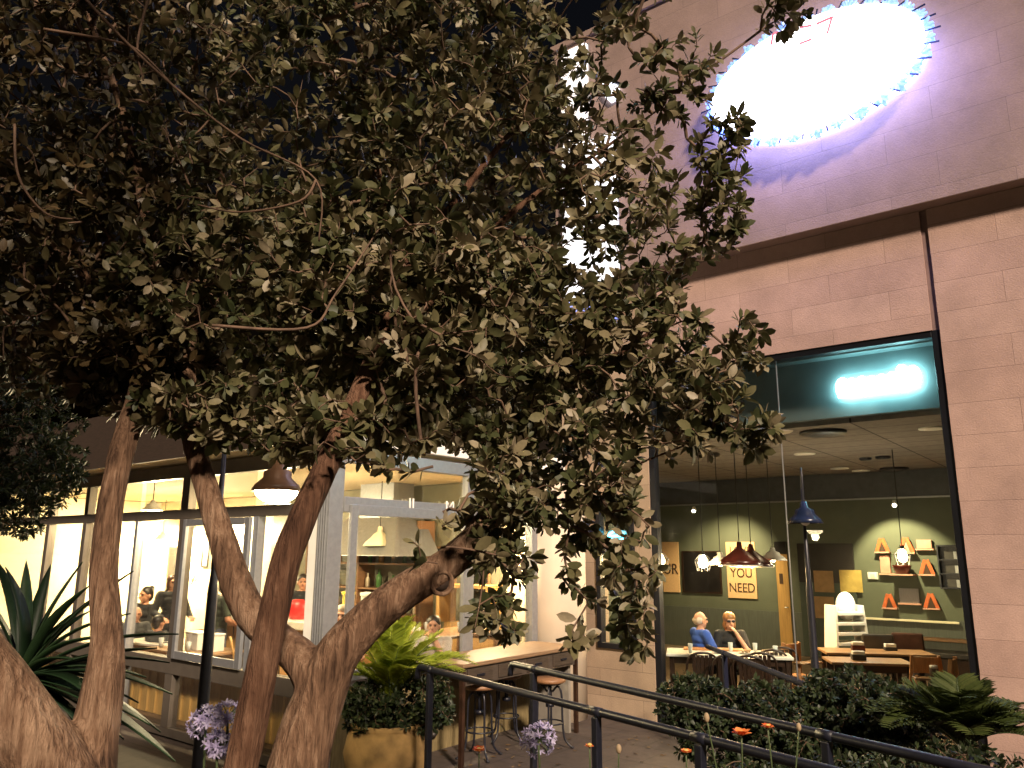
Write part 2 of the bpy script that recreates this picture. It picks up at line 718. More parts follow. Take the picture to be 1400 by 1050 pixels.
def text_mesh(txt, size, depth=.004):
    c = bpy.data.curves.new('lettering', 'FONT')
    c.body = txt
    c.size = size
    c.align_x = 'CENTER'
    c.align_y = 'CENTER'
    c.extrude = depth
    t = bpy.data.objects.new('temporary', c)
    COL.objects.link(t)
    dg = bpy.context.evaluated_depsgraph_get()
    me = bpy.data.meshes.new_from_object(t.evaluated_get(dg))
    bpy.data.objects.remove(t)
    bpy.data.curves.remove(c)
    me.name = 'lettering'
    return me


def letter(parent, txt, size, x, y, z, m, yaw=0.0, sx=1.0, bold=0):
    me = text_mesh(txt, size)
    me.transform(Matrix.Translation((x, y, z)) @ Matrix.Rotation(yaw, 4, 'Z') @ Matrix.Rotation(math.pi/2, 4, 'X') @ Matrix.Diagonal((sx, 1, 1, 1)))
    return link('lettering', me, m, parent, fixn=False)


# ------------------------------------------------------------------ ground
g = MB()
g.add([(-300, -300, -.06), (300, -300, -.06), (300, 300, -.06), (-300, 300, -.06)], [(0, 1, 2, 3)])
tag(g.build('ground', M['ground']), kind='structure')
t = MB()
a = [W(-18, -7, 0), W(6, -7, 0), W(6, -.001, 0), W(-18, -.001, 0)]
pv = MB()
pv.box(-18, 6, -7.2, -.005, -.05, 0)
po = pv.build('terrace_paving', M['pave'])
po.location = O
po.rotation_euler = (0, 0, A)
tag(po, kind='structure')

# planting bed: soil rises towards the camera
NX, NY = 60, 44
V, T = [], []


def bed_z(x, y):
    k = (y-2.6)/(6.3-2.6)
    k = min(1, max(0, k))
    k = k*k*(3-2*k)
    return .62*(1-k)-.04


for j in range(NY+1):
    for i in range(NX+1):
        x = -7+14*i/NX
        y = -3.5+11.0*j/NY
        V.append((x, y, bed_z(x, y)+rnd.uniform(-.02, .02)))
for j in range(NY):
    for i in range(NX):
        q = j*(NX+1)+i
        T.append((q, q+1, q+NX+2, q+NX+1))
tag(tri_mesh('planting_soil', V, T, M['soil'], smooth=True), kind='structure')

# ------------------------------------------------------------------ stone building
rb = thing('stone_building', 'pinkish stone-clad shop front with one tall black-framed display window', 'building', O, A)
ZF, ZT = 6.14, 10.35
b = MB()
b.box(0, 5, 0, .3, -.1, ZF-.003)
b.build('wall', M['stone'], rb)
b = MB()
b.box(-3.75, -.075, .004, .3, 4.68, ZF-.003)
b.build('wall', M['stone'], rb)
b = MB()
b.box(-5.2, -4.62, 0, .3, -.1, ZF-.003)
b.box(-4.62, -4.0, 0, .3, -.1, .88)
b.box(-4.62, -4.0, 0, .3, 2.85, ZF-.003)
b.box(-4.0, -3.75, 0, .3, -.1, ZF-.003)
b.build('wall', stone_mat('tan_stone', (.33, .245, .17), (.38, .285, .20), (.18, .13, .09), zoff=.10), rb)
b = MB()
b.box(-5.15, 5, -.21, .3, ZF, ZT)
b.build('fascia', M['stone_dim_lit'], rb, bevel=.01)
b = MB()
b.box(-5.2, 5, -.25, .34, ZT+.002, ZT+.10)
b.build('coping', M['stone_dim_lit'], rb)
b = MB()
b.box(-.074, -.001, .025, .298, 4.68, ZF-.004)
b.build('joint', mat('joint_filler', (.20, .13, .12), .8), rb)
b = MB()
b.box(-5.14, 5, .302, 9.0, 4.72, ZT-.02)
b.box(-9.2, -5.145, 1.41, 9.0, 3.87, 4.2)
b.build('rear_block', M['brown'], rb)
# window frame + glass
b = MB()
b.box(-3.749, -3.66, .02, .14, 0, 4.679)
b.box(-.09, -.002, .02, .14, 0, 4.679)
b.box(-3.66, -.09, .02, .14, 4.60, 4.679)
b.box(-3.66, -.09, .02, .14, -.02, .10)
wf = b.build('window', M['frame'], rb, bevel=.006)
b = MB()
b.box(-3.66, -.09, .075, .085, .10, 4.60)
b.build('pane', M['glass'], wf)
jx = fb(1068, 600, .07).x
b = MB()
b.box(jx-.006, jx+.006, .066, .0745, .10, 4.60)
b.build('glass_joint', M['alu'], wf)
b = MB()
b.box(-4.62, -4.55, -.03, .10, .88, 2.85)
b.box(-4.07, -4.0, -.03, .10, .88, 2.85)
b.box(-4.55, -4.07, -.03, .10, 2.78, 2.85)
b.box(-4.55, -4.07, -.03, .10, .88, .95)
w2 = b.build('window', M['frame'], rb, bevel=.005)
b = MB()
b.box(-4.55, -4.07, .03, .04, .95, 2.78)
b.build('pane', M['glass'], w2)
# interior shell
ZC, YB = 3.80, 8.0
b = MB()
b.box(-9.0, 1.0, .31, YB, -.09, .0)
b.build('interior_floor', M['floor'], rb)
b = MB()
b.box(-5.1, 1.0, .62, 1.4, ZC, ZC+.06)
b.box(-9.0, 1.0, 1.4, YB, ZC, ZC+.06)
b.build('ceiling', M['ceil'], rb)
b = MB()
b.box(-5.09, 1.0, .50, .615, 3.86, 4.70)
b.build('bulkhead', M['teal'], rb, bevel=.006)
b = MB()
b.box(-5.09, 1.0, .305, .499, 4.62, 4.70)
b.build('soffit', M['teal'], rb)
b = MB()
b.box(-9.0, 1.0, 7.3, 7.42, 3.28, ZC-.002)
b.build('bulkhead', mat('dark_blue_grey_board', (.06, .065, .072), .6), rb)
b = MB()
b.box(-9.0, 1.0, YB, YB+.1, .9, ZC)
b.build('interior_wall', M['green'], rb)
b = MB()
b.box(-9.0, 1.0, YB-.03, YB+.1, .0, .9)
b.build('wainscot', M['wains'], rb)
b = MB()
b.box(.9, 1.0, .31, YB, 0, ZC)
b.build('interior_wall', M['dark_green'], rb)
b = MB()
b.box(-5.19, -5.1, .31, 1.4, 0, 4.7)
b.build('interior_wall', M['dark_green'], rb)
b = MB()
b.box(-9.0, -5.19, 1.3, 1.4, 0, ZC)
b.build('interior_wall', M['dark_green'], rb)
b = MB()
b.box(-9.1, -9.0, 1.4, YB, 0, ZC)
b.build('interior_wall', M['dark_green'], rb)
# track of small lights under the far bulkhead
tk = thing('track_light', 'long white light track along the far bulkhead of the stone shop', 'track light', W(-3.8, 7.25, 3.27), A)
b = MB()
b.box(-4.6, 3.6, -.02, .02, -.03, .0)
b.build('rail', M['alu'], tk)
for px in (948, 1222):
    q = fb(px, 678, 7.22)
    b = MB()
    b.lathe([(.03, .03), (.055, -.06), (.05, -.07)], (q.x+3.8, -.03, -.09), 12)
    h = b.build('spot_head', M['white'], tk, True)
    b = MB()
    b.ball((q.x+3.8, -.05, -.16), .04)
    b.build('bulb', M['down'], tk)
# downlights
for i, (px, py, lb) in enumerate(((1275, 585, 'round recessed ceiling light nearest the right window frame'),
                      (1100, 620, 'oval recessed ceiling light above the blue bell lamp'),
                      (1148, 640, 'recessed ceiling light in the middle of the ceiling row'),
                      (1185, 655, 'recessed ceiling light deepest in the tiled ceiling'),
                      (990, 594, 'bright recessed ceiling light half hidden by the leaves'))):
    q = G(px, py, ZC)
    l = toL(q)
    if l.y > 7.0:
        q = W(l.x+.4, 6.9, ZC)
    t = thing('ceiling_light', lb, 'ceiling light', (q.x, q.y, ZC), A, 'recessed ceiling lights in the stone shop')
    b = MB()
    b.lathe([(.11, 0), (.17, 0), (.17, -.015), (.11, -.02)], (0, 0, 0), 24)
    b.build('ring', M['white'], t, True)
    b = MB()
    b.lathe([(.001, -.004), (.109, -.004), (.109, -.012), (.001, -.012)], (0, 0, 0), 24)
    b.build('lens', M['down'], t, True)
    if i != 3:
        lamp('ceiling_lamp', (q.x, q.y, ZC-.1), 9, (1, .75, .45), .1, 'SPOT', (q.x, q.y, 0), 120, .6)
for px, py, r, lb in ((1125, 590, .30, 'large black round ceiling vent under the sign board'), (1250, 650, .26, 'black round ceiling vent far back on the right'),
                      (1183, 626, .10, 'small black ceiling speaker left of its pair'), (1207, 624, .12, 'small black ceiling speaker right of its pair')):
    q = G(px, py, ZC)
    l = toL(q)
    if l.y > 7:
        q = W(l.x, 6.8, ZC)
    t = thing('ceiling_vent', lb, 'ceiling vent', (q.x, q.y, ZC), A)
    b = MB()
    b.lathe([(r*.75, 0), (r, 0), (r, -.03), (r*.75, -.05)], n=28)
    b.build('ring', M['black'], t, True)
    b = MB()
    for k in range(1, 5):
        rr = r*.75*k/5
        b.lathe([(rr, -.01), (rr+r*.05, -.01), (rr+r*.05, -.035), (rr, -.035), (rr, -.01)], n=24)
    b.build('grille', M['rope'], t, True)

# ------------------------------------------------------------------ big lit sign on fascia
sg = thing('lit_sign', 'huge blazing white oval sign with blue spiky tufted edge on the stone fascia', 'sign', W(-1.03, -.211, 8.1), A)
SA, SB = 1.30, .76
NS = 96
b = MB()
b.prism([(SA*math.cos(2*math.pi*k/NS), SB*math.sin(2*math.pi*k/NS)) for k in range(NS)], -.30, -.20)
b.build('face', emit('sign_face_glow', (1.0, .98, 1.0), 2.5), sg)
bt = MB()
tuft_m = emit('tuft_glow', (.28, .48, 1.0), .30)
for k in range(30):
    bt = MB()
    a0 = 2*math.pi*(k+.5)/30
    c, s_ = math.cos(a0), math.sin(a0)
    nx, nz = c/SA, s_/SB
    nl = math.hypot(nx, nz)
    nx, nz = nx/nl, nz/nl
    for j in range(-4, 5):
        an = j*.27
        dx = nx*math.cos(an)-nz*math.sin(an)
        dz = nx*math.sin(an)+nz*math.cos(an)
        L_ = .125*(1-.035*abs(j))*rnd.uniform(.88, 1.08)
        p0 = Vector((SA*c*.99, -.24+rnd.uniform(-.03, .03), SB*s_*.99))
        p1 = p0+Vector((dx*L_, rnd.uniform(-.05, .03), dz*L_))
        bt.tube([p0, p0.lerp(p1, .6), p1], [.014, .027, .014], 6)
    bt.build('tuft', tuft_m, sg)
    a1 = 2*math.pi*k/30
    p0 = Vector((SA*math.cos(a1)*.86, -.305, SB*math.sin(a1)*.86))
    p1 = Vector((SA*math.cos(a1)*1.13, -.27, SB*math.sin(a1)*1.13))
    sk_ = MB()
    sk_.tube([p0, p1], [.006, .012], 5)
    sk_.build('spoke', M['blue_black'], sg)
b = MB()
ring = [(SA*1.0*math.cos(2*math.pi*k/NS), -.10, SB*1.0*math.sin(2*math.pi*k/NS)) for k in range(NS)]
b.tube(ring, .03, 8, True)
b.build('halo_tube', emit('halo_glow', (.20, .22, 1.0), 5), sg)
for k in range(8):
    a1 = 2*math.pi*k/8
    b = MB()
    b.tube([(SA*.7*math.cos(a1), -.21, SB*.7*math.sin(a1)), (SA*.7*math.cos(a1), 0, SB*.7*math.sin(a1))], .015, 6)
    b.build('bracket', M['black'], sg)
for k in range(9):
    a1 = math.pi*(1.08+.84*k/8)
    lamp('sign_glow_light', W(-1.03+1.36*math.cos(a1), -.72, 8.1+.86*math.sin(a1)), 4.2, (.30, .32, 1.0), .2)  # unseen lamps added to spread the sign's blue glow on the wall
# dark red strokes of the lettering that can still be read top left
b = MB()


def stroke(pts, wd=.028):
    for (x0, z0), (x1, z1) in zip(pts[:-1], pts[1:]):
        b.bar((x0, -.306, z0), (x1, -.306, z1), .010, wd*1.25)


qs = lambda px, py: ((lambda l: (l.x+1.03, l.z-8.1))(fb(px, py, -.55)))
stroke([qs(1138, 21), qs(1115, 31)])
stroke([qs(1136, 23), qs(1130, 44)], .022)
stroke([qs(1118, 32), qs(1119, 54)], .022)
stroke([qs(1092, 36), qs(1108, 33), qs(1108, 52), qs(1092, 58)], .024)
stroke([qs(1080, 46), qs(1081, 66)], .026)
stroke([qs(1074, 62), qs(1068, 42), qs(1056, 44), qs(1053, 60)], .024)
stroke([qs(1062, 62), qs(1063, 72)], .024)
b.build('lettering', emit('dim_red_letters', (.55, .16, .22), .32), sg)

# cyan neon inside the window
nq0, nq1 = fb(1150, 545, .42), fb(1255, 538, .42)
ns = thing('neon_sign', 'glaring white-cyan neon script on the teal board inside the tall window', 'neon sign', W((nq0.x+nq1.x)/2, .49, 4.22), A)
hw = (nq1.x-nq0.x)/2+.03
b = MB()
for i in range(8):
    cx = -hw+.06+(2*hw-.12)*i/7
    hgt = (.105, .085, .095, .085, .09, .10, .15, .12)[i]
    pts = [(cx+.062*math.cos(2*math.pi*k/14), -.07, hgt*math.sin(2*math.pi*k/14)+(.03 if i > 5 else 0)) for k in range(14)]
    b.tube(pts, .026, 6, True)
b.tube([(-hw, -.07, -.11), (hw*.3, -.07, -.10), (hw, -.07, -.085)], .018, 6)
b.build('tubes', emit('cyan_neon', (.48, .95, 1.0), 14), ns, True)
for i in range(4):
    cx = -hw+2*hw*(i+.5)/4
    b = MB()
    b.tube([(cx, -.06, .02), (cx, .008, .02)], .008, 6)
    b.build('clip', M['alu'], ns)

# white lit panel at the left end of the fascia
lp = thing('light_panel', 'tall white lit panel at the left end of the stone fascia behind leaves', 'light panel', W(-4.5, -.211, 7.0), A)
b = MB()
b.box(-.45, .50, -.09, -.02, -1.1, 1.45)
b.build('face', emit('panel_glow', (.93, .93, 1.0), .55), lp)
b = MB()
b.box(-.45, .02, -.09, -.02, 1.47, 3.2)
b.build('face', emit('panel_glow_upper', (1.0, .93, .90), .45), lp)
b = MB()
b.box(-.45, .50, -.09, -.02, -1.5, -1.12)
b.build('face', emit('panel_glow_blue', (.30, .36, 1.0), .45), lp)
b = MB()
b.box(-.47, .52, -.02, .0, -1.52, 1.47)
b.box(-.47, .04, -.02, .0, 1.47, 3.22)
b.build('back_box', M['alu'], lp)
gq = fb(828, 120, -.3)
gp = thing('gable_plaque', 'small white lit gable-shaped plaque above the leaves on the fascia', 'plaque', W(gq.x, -.211, gq.z), A)
b = MB()
b.prism([(-.14, .26), (.2, -.02), (.2, -.22), (.05, -.24), (-.1, -.05)], -.05, 0)
b.build('face', emit('plaque_glow', (.85, .88, 1), 1.0), gp)
b = MB()
b.bar((-.17, -.03, .30), (.24, -.03, -.01), .07, .035)
b.build('roof_edge', M['black'], gp)

# ------------------------------------------------------------------ glazed cafe
CX, CY = -5.05, -4.40
XW = -16.5
rc = thing('glazed_cafe', 'low warm-lit glazed cafe pavilion with aluminium frames and a flat roof', 'building', W(CX, CY), A)
off = (CX, CY, 0)
YE = -.30      # back wall
b = MB()
b.box(XW, CX-.06, CY+.06, YE, -.03, .15)
b.build('interior_floor', M['floor'], rc, off=off)
b = MB()
b.box(XW, -12.0, YE, YE+.04, .02, 3.25)
b.build('interior_wall', M['cream'], rc, off=off)
b = MB()
b.box(-11.998, -6.1, YE, YE+.04, .02, 3.25)
b.build('interior_wall', mat('grey_olive_tiles', (.20, .19, .13), .35, var=.2, scale=4), rc, off=off)
b = MB()
b.box(-6.098, -5.21, YE, YE+.04, .02, 3.25)
b.build('interior_wall', M['cream'], rc, off=off)
b = MB()
b.box(XW-.1, XW, CY, YE, .02, 3.25)
b.build('interior_wall', M['cream'], rc, off=off)
b = MB()
b.box(XW, CX-.02, CY+.02, YE, 3.26, 3.30)
b.build('ceiling', M['cafe_ceil'], rc, off=off)
b = MB()
b.box(XW-.2, -4.95, CY-.5, -.30, 3.302, 3.50)
b.box(XW-.2, -5.21, -.298, 1.25, 3.302, 3.50)
b.build('roof', M['white'], rc, off=off, bevel=.01)
b = MB()
b.box(XW-.2, -5.02, CY-.54, CY-.503, 3.24, 3.96)
b.build('eave_board', M['brown'], rc, off=off)
b = MB()
b.box(XW-.2, -5.0, CY-.50, CY-.05, 3.27, 3.30)
b.build('eave_soffit', M['cafe_ceil'], rc, off=off)
# left face frames
b = MB()
b.box(XW, -5.35, CY-.06, CY+.06, 3.08, 3.25)
b.build('rail_frame', M['alu_dark'], rc, off=off, bevel=.006)
b = MB()
b.box(XW, -5.35, CY-.05, CY+.05, 2.56, 2.68)
b.build('rail_frame', M['alu_dark'], rc, off=off, bevel=.006)
b = MB()
b.box(XW, -5.35, CY-.06, CY+.06, .72, .90)
b.build('rail_frame', M['alu_dark'], rc, off=off, bevel=.006)
b = MB()
b.box(XW, -5.35, CY-.05, CY+.05, .02, .12)
b.build('rail_frame', M['alu_dark'], rc, off=off, bevel=.006)
mx = [fb(243, 850, CY).x, fb(178, 850, CY).x, fb(124, 690, CY).x, fb(60, 800, CY).x, -14.3]
for i, x in enumerate(mx):
    wd = .085 if i == 0 else (.035 if i == 1 else .06)
    b = MB()
    for z0, z1 in ((.12, .72), (.90, 2.56), (2.68, 3.08)):
        if i == 1 and z0 == 2.68:
            continue
        b.box(x-wd, x+wd, CY-.055, CY+.055, z0, z1)
    b.build('mullion', M['alu_dark'] if i != 1 else M['alu'], rc, off=off, bevel=.005)
# opening sash (265-345 px)
x0, x1 = mx[0]+.09, fb(345, 800, CY).x
b = MB()
b.box(x0, x0+.07, CY-.10, CY-.056, .91, 2.55)
b.box(x1-.09, x1, CY-.10, CY-.056, .91, 2.55)
b.box(x0+.07, x1-.09, CY-.10, CY-.056, .91, 1.0)
b.box(x0+.07, x1-.09, CY-.10, CY-.056, 2.47, 2.55)
sash = b.build('window', M['alu'], rc, off=off, bevel=.005)
b = MB()
b.box(x1, x1+.10, CY-.05, CY+.05, .90, 2.56)
b.box(x1, x1+.10, CY-.05, CY+.05, .12, .72)
b.build('mullion', M['alu'], rc, off=off, bevel=.005)
b = MB()
for xa, xb in zip([-16.4]+sorted(mx)+[x1+.1], sorted(mx)+[x1, -5.37]):
    if xb-xa < .1:
        continue
    for z0, z1 in ((.12, .72), (.90, 2.56), (2.68, 3.08)):
        b.box(xa+.06, xb-.06, CY-.006, CY+.006, z0, z1)
b.build('pane', M['glass_cafe'], rc, off=off)
# corner post: white face and grey face
b = MB()
b.box(-5.35, -5.19, CY-.07, CY+.10, .0, 3.25)
b.build('corner_post', M['white'], rc, off=off, bevel=.006)
b = MB()
b.box(-5.188, -5.02, CY-.085, CY+.10, .0, 3.25)
for k in range(4):
    b.box(-5.175+.038*k, -5.16+.038*k, CY-.10, CY-.085, .0, 3.25)
b.build('corner_post', M['alu'], rc, off=off, bevel=.004)
# right face frames (x = CX)
b = MB()
b.box(CX-.05, CX+.05, CY+.10, -.92, 3.10, 3.25)
b.build('rail_frame', M['alu'], rc, off=off, bevel=.006)
b = MB()
b.box(CX-.05, CX+.05, CY+.10, -.92, 2.58, 2.74)
b.build('rail_frame', M['alu'], rc, off=off, bevel=.006)
b = MB()
b.box(CX-.05, CX+.05, CY+.10, -.92, .84, .98)
b.build('rail_frame', M['alu'], rc, off=off, bevel=.006)
for y in (-2.30, -.98):
    b = MB()
    b.box(CX-.06, CX+.06, y-.06, y+.06, .98, 2.58)
    b.box(CX-.05, CX+.05, y-.06, y+.06, 2.74, 3.10)
    b.build('mullion', M['alu'], rc, off=off, bevel=.005)
# door/side sash near the corner
b = MB()
y0, y1 = CY+.16, -2.38
b.box(CX+.052, CX+.10, y0, y0+.09, .9, 2.66)
b.box(CX+.052, CX+.10, y1-.09, y1, .9, 2.66)
b.box(CX+.052, CX+.10, y0+.09, y1-.09, 2.55, 2.66)
b.box(CX+.052, CX+.10, y0+.09, y1-.09, .9, 1.0)
b.build('window', M['alu'], rc, off=off, bevel=.005)
b = MB()
b.box(CX-.006, CX+.006, CY+.12, -2.36, .98, 2.58)
b.box(CX-.006, CX+.006, -2.24, -1.04, .98, 2.58)
b.box(CX-.006, CX+.006, CY+.12, -1.04, 2.74, 3.10)
b.build('pane', M['glass_cafe'], rc, off=off)
b = MB()
b.box(CX-.05, CX+.04, CY+.10, -.92, .0, .84)
b.build('low_wall', mat('dull_ochre_panel', (.17, .13, .06), .7, var=.3, stretch=(1, 10, 1)), rc, off=off)
b = MB()
b.lathe([(.43, 0), (.43, 3.30)], (-5.02, -.47, 0), 32)
b.build('column', M['plaster'], rc, off=off, smooth=True)
# white vinyl letters on the transom glass
for txt, px in (('II', 563), ('MO', 622)):
    d = ray(px, 686)
    k = ((O-CAM).dot(XL)+CX+.06)/d.dot(XL)
    l = toL(CAM+d*k)
    letter(rc, txt, .19, CX+.058-CX, l.y-CY, 2.70, M['white'], math.pi/2, 1.1)

# --- cafe interior things
def cthing(name, label, cat, x, y, z=0.151, r=0.0, group=None):
    return thing(name, label, cat, W(x, y, z), A+r, group)


# service counter, white top and wood front
cq = fb(412, 838, -2.6)
t = cthing('service_counter', 'wood panelled service counter with a thick white top inside the cafe', 'counter', cq.x, -2.6)
b = MB()
b.box(-1.6, 1.0, -.22, .22, 0, .98)
b.build('body', M['panelwood'], t, bevel=.006)
b = MB()
for k in range(9):
    b.box(-1.58+.29*k, -1.57+.29*k, -.232, -.221, .05, .95)
b.build('grooves', M['brown'], t)
b = MB()
b.box(-1.7, 1.1, -.32, .30, .982, 1.09)
b.build('top', M['tablewhite'], t, bevel=.01)
b = MB()
b.lathe([(.001, 0), (.10, 0), (.14, .08), (.12, .2), (.08, .26), (.001, .26)], n=16)
o = b.build('red_container', M['red'], smooth=True)
o.location = W(cq.x-.02, -2.65, 1.243)
tag(o, 'bright red container on the white service counter', 'container')
# back shelf with jars
t = cthing('wall_shelf', 'cluttered shelf unit of bottles behind the cafe counter', 'shelf', -8.9, -.55, .151)
b = MB()
for z in (1.0, 1.4, 1.8, 2.2):
    b.box(-1.4, 1.4, -.18, .18, z, z+.03)
b.build('boards', M['wood_mid'], t)
b = MB()
for x in (-1.4, 0, 1.4):
    b.box(x-.02, x+.02, -.185, .19, 0, 2.5)
b.build('uprights', M['wood_mid'], t)
cols = ['amber', 'pale', 'green']
bm_ = {'amber': mat('amber_bottle', (.5, .22, .03), .15), 'pale': mat('pale_jar', (.7, .6, .45), .3), 'green': mat('green_bottle', (.08, .2, .06), .15)}
for z in (1.03, 1.43, 1.83):
    for k in range(10):
        x = -1.28+.28*k+rnd.uniform(-.05, .05)
        if abs(x) < .07:
            x += .14
        hh = rnd.uniform(.18, .33)
        r_ = rnd.uniform(.03, .055)
        b = MB()
        b.lathe([(.001, 0), (r_, 0), (r_, hh*.6), (r_*.4, hh*.75), (r_*.4, hh), (.001, hh)], n=10)
        c_ = rnd.choice(cols)
        o = b.build('bottle', bm_[c_], smooth=True)
        o.location = W(-8.9+x, -.57, z+.152)
        tag(o, 'bottle in a row on the cafe back shelf', 'bottle', 'bottles and jars on the cafe back shelf')

# framed picture on back wall
pq = fb(281, 752, -.33)
t = cthing('picture_frame', 'thin black framed narrow picture on the bright cafe wall', 'picture', pq.x, -.315, pq.z)
b = MB()
for x0_, x1_, z0_, z1_ in ((-.13, -.10, -.36, .36), (.10, .13, -.36, .36), (-.10, .10, .33, .36), (-.10, .10, -.36, -.33)):
    b.box(x0_, x1_, -.03, 0, z0_, z1_)
b.build('frame', M['black'], t)
b = MB()
b.box(-.10, .10, -.012, 0, -.33, .33)
b.build('print', M['cream'], t)
pq = fb(262, 790, -.33)
t = cthing('wall_hook', 'thin black bracket hook on the cafe wall below the picture', 'hook', pq.x, -.315, pq.z)
b = MB()
b.tube([(-.12, -.02, .0), (.12, -.02, .0)], .012, 6)
b.tube([(.18, -.02, .14), (.02, -.02, -.14)], .012, 6)
b.build('rods', M['black'], t)

# interior lit pendants (cafe)
def barn_profile(r, h):
    return [(.02, h), (.035, h*.98), (.045, h*.72), (.10, h*.6), (r*.55, h*.42), (r*.85, h*.2), (r, 0), (r-.01, 0), (r*.83, h*.18), (r*.53, h*.38), (.09, h*.55), (.03, h*.6)]


def pendant(name, label, loc, r=.20, h=.20, cable=.6, shade=None, glow=None, energy=0, group=None, col=(1, .76, .45), lz=-.05):
    t = thing(name, label, 'lamp', loc, 0, group)
    b = MB()
    b.lathe(barn_profile(r, h), n=28)
    b.build('lamp_shade', shade or M['white'], t, True)
    b = MB()
    b.tube([(0, 0, h), (0, 0, h+cable)], .007, 6)
    b.build('cable', M['rope'], t)
    if shade is M['redlamp']:
        b = MB()
        b.lathe([(r-.012, -.012), (r*.98, -.014), (r+.004, 0), (r-.012, -.004)], n=28)
        b.build('rim_glow', M['white'], t, True)  # white paint stands for the glow along the lit shade edge
    if glow:
        b = MB()
        b.ball((0, 0, .035), (.05, .05, .06))
        b.build('bulb', glow, t, True)
        if energy:
            lamp('pendant_light', Vector(loc)+Vector((0, 0, lz)), energy, col, .06)
    return t


for px, py, yl, lb, e in ((70, 718, -2.2, 'glaring pendant lamp at the far left end of the cafe', 340),
                          (112, 745, -.85, 'second glaring pendant lamp near the bright back wall of the cafe', 430),
                          (222, 738, -.85, 'pendant lamp lighting the white wall above the ponytailed woman', 430),
                          (290, 722, -.9, 'pendant lamp above the framed picture in the cafe', 190)):
    l = fb(px, py, yl)
    q = W(l.x, l.y, min(2.75, l.z))
    pendant('pendant_lamp', lb, q, .17, .17, 3.25-q.z-.17, M['white'], M['bright_lamp'], e, 'pendant lamps inside the glazed cafe', (1, .83, .50))
pendant('pendant_lamp', 'cream pendant hood seen through the cafe side glass', W(-7.75, -1.3, 2.25), .26, .30, .7, M['cream'], M['bright_lamp'], 70, 'pendant lamps inside the glazed cafe')
pendant('pendant_lamp', 'pendant lamp behind the column in the cafe side window', W(-5.75, -1.0, 2.3), .18, .2, .75, M['white'], M['bright_lamp'], 110, 'pendant lamps inside the glazed cafe')
pendant('pendant_lamp', 'added pendant lamp close to the glass lighting the seated guests', W(-10.6, -3.5, 2.78), .16, .16, 3.25-2.78-.16, M['white'], M['bright_lamp'], 130, 'pendant lamps inside the glazed cafe', (1, .80, .45))  # added lamp, brightens the guests and the wood behind the glass
pendant('pendant_lamp', 'added pendant lamp close to the glass between the two leaning stems', W(-7.3, -3.5, 2.78), .16, .16, 3.25-2.78-.16, M['white'], M['bright_lamp'], 130, 'pendant lamps inside the glazed cafe', (1, .80, .45))  # second added lamp, brightens the low interior by the glass
# kitchen hood and equipment seen through the side glass
t = cthing('kitchen_hood', 'grey steel extractor hood above the cafe kitchen line', 'extractor hood', -8.2, -1.0, 2.1)
b = MB()
b.add([(-1.0, -.5, 0), (1.0, -.5, 0), (1.0, .5, 0), (-1.0, .5, 0), (-.6, -.1, .6), (.6, -.1, .6), (.6, .5, .6), (-.6, .5, .6)], [(0, 3, 2, 1), (4, 5, 6, 7), (0, 1, 5, 4), (1, 2, 6, 5), (2, 3, 7, 6), (3, 0, 4, 7)])
b.build('canopy', M['alu'], t, bevel=.01)
b = MB()
b.box(-.4, .4, -.0, .45, .602, 1.19)
b.build('duct', M['alu'], t)
for px, lb in ((530, 'square white lit menu panel left of the trunk, through the side glass'), (592, 'square white lit menu panel right of its twin, through the side glass')):
    d = ray(px, 746)
    l = toL(CAM+d*(13.0/d.y))
    t = thing('menu_screen', lb, 'menu panel', W(l.x, l.y, l.z), A)
    b = MB()
    b.box(-.19, .19, -.02, .02, -.16, .16)
    b.build('screen', emit('menu_glow', (1, .97, .88), 2.2), t)
    b = MB()
    b.box(-.20, .20, .022, .05, -.17, .17)
    b.build('casing', M['black'], t)
    b = MB()
    b.tube([(0, .03, .17), (0, .03, 3.25-l.z)], .012, 6)
    b.build('hanger', M['black'], t)


# ------------------------------------------------------------------ furniture prototypes
def make_table(name, label, loc, rot, sx, sy, h, top, leg, th=.035):
    t = thing(name, label, 'table', loc, rot)
    b = MB()
    b.box(-sx/2, sx/2, -sy/2, sy/2, h-th, h)
    b.build('tabletop', top, t, bevel=.008)
    for i in (-1, 1):
        for j in (-1, 1):
            b = MB()
            x, y = i*(sx/2-.07), j*(sy/2-.07)
            b.bar((x, y, 0), (x, y, h-th-.002), .055)
            b.build('leg', leg, t)
    b = MB()
    b.box(-sx/2+.1, sx/2-.1, -sy/2+.06, -sy/2+.085, h-th-.09, h-th-.002)
    b.box(-sx/2+.1, sx/2-.1, sy/2-.085, sy/2-.06, h-th-.09, h-th-.002)
    b.build('apron', leg, t)
    return t


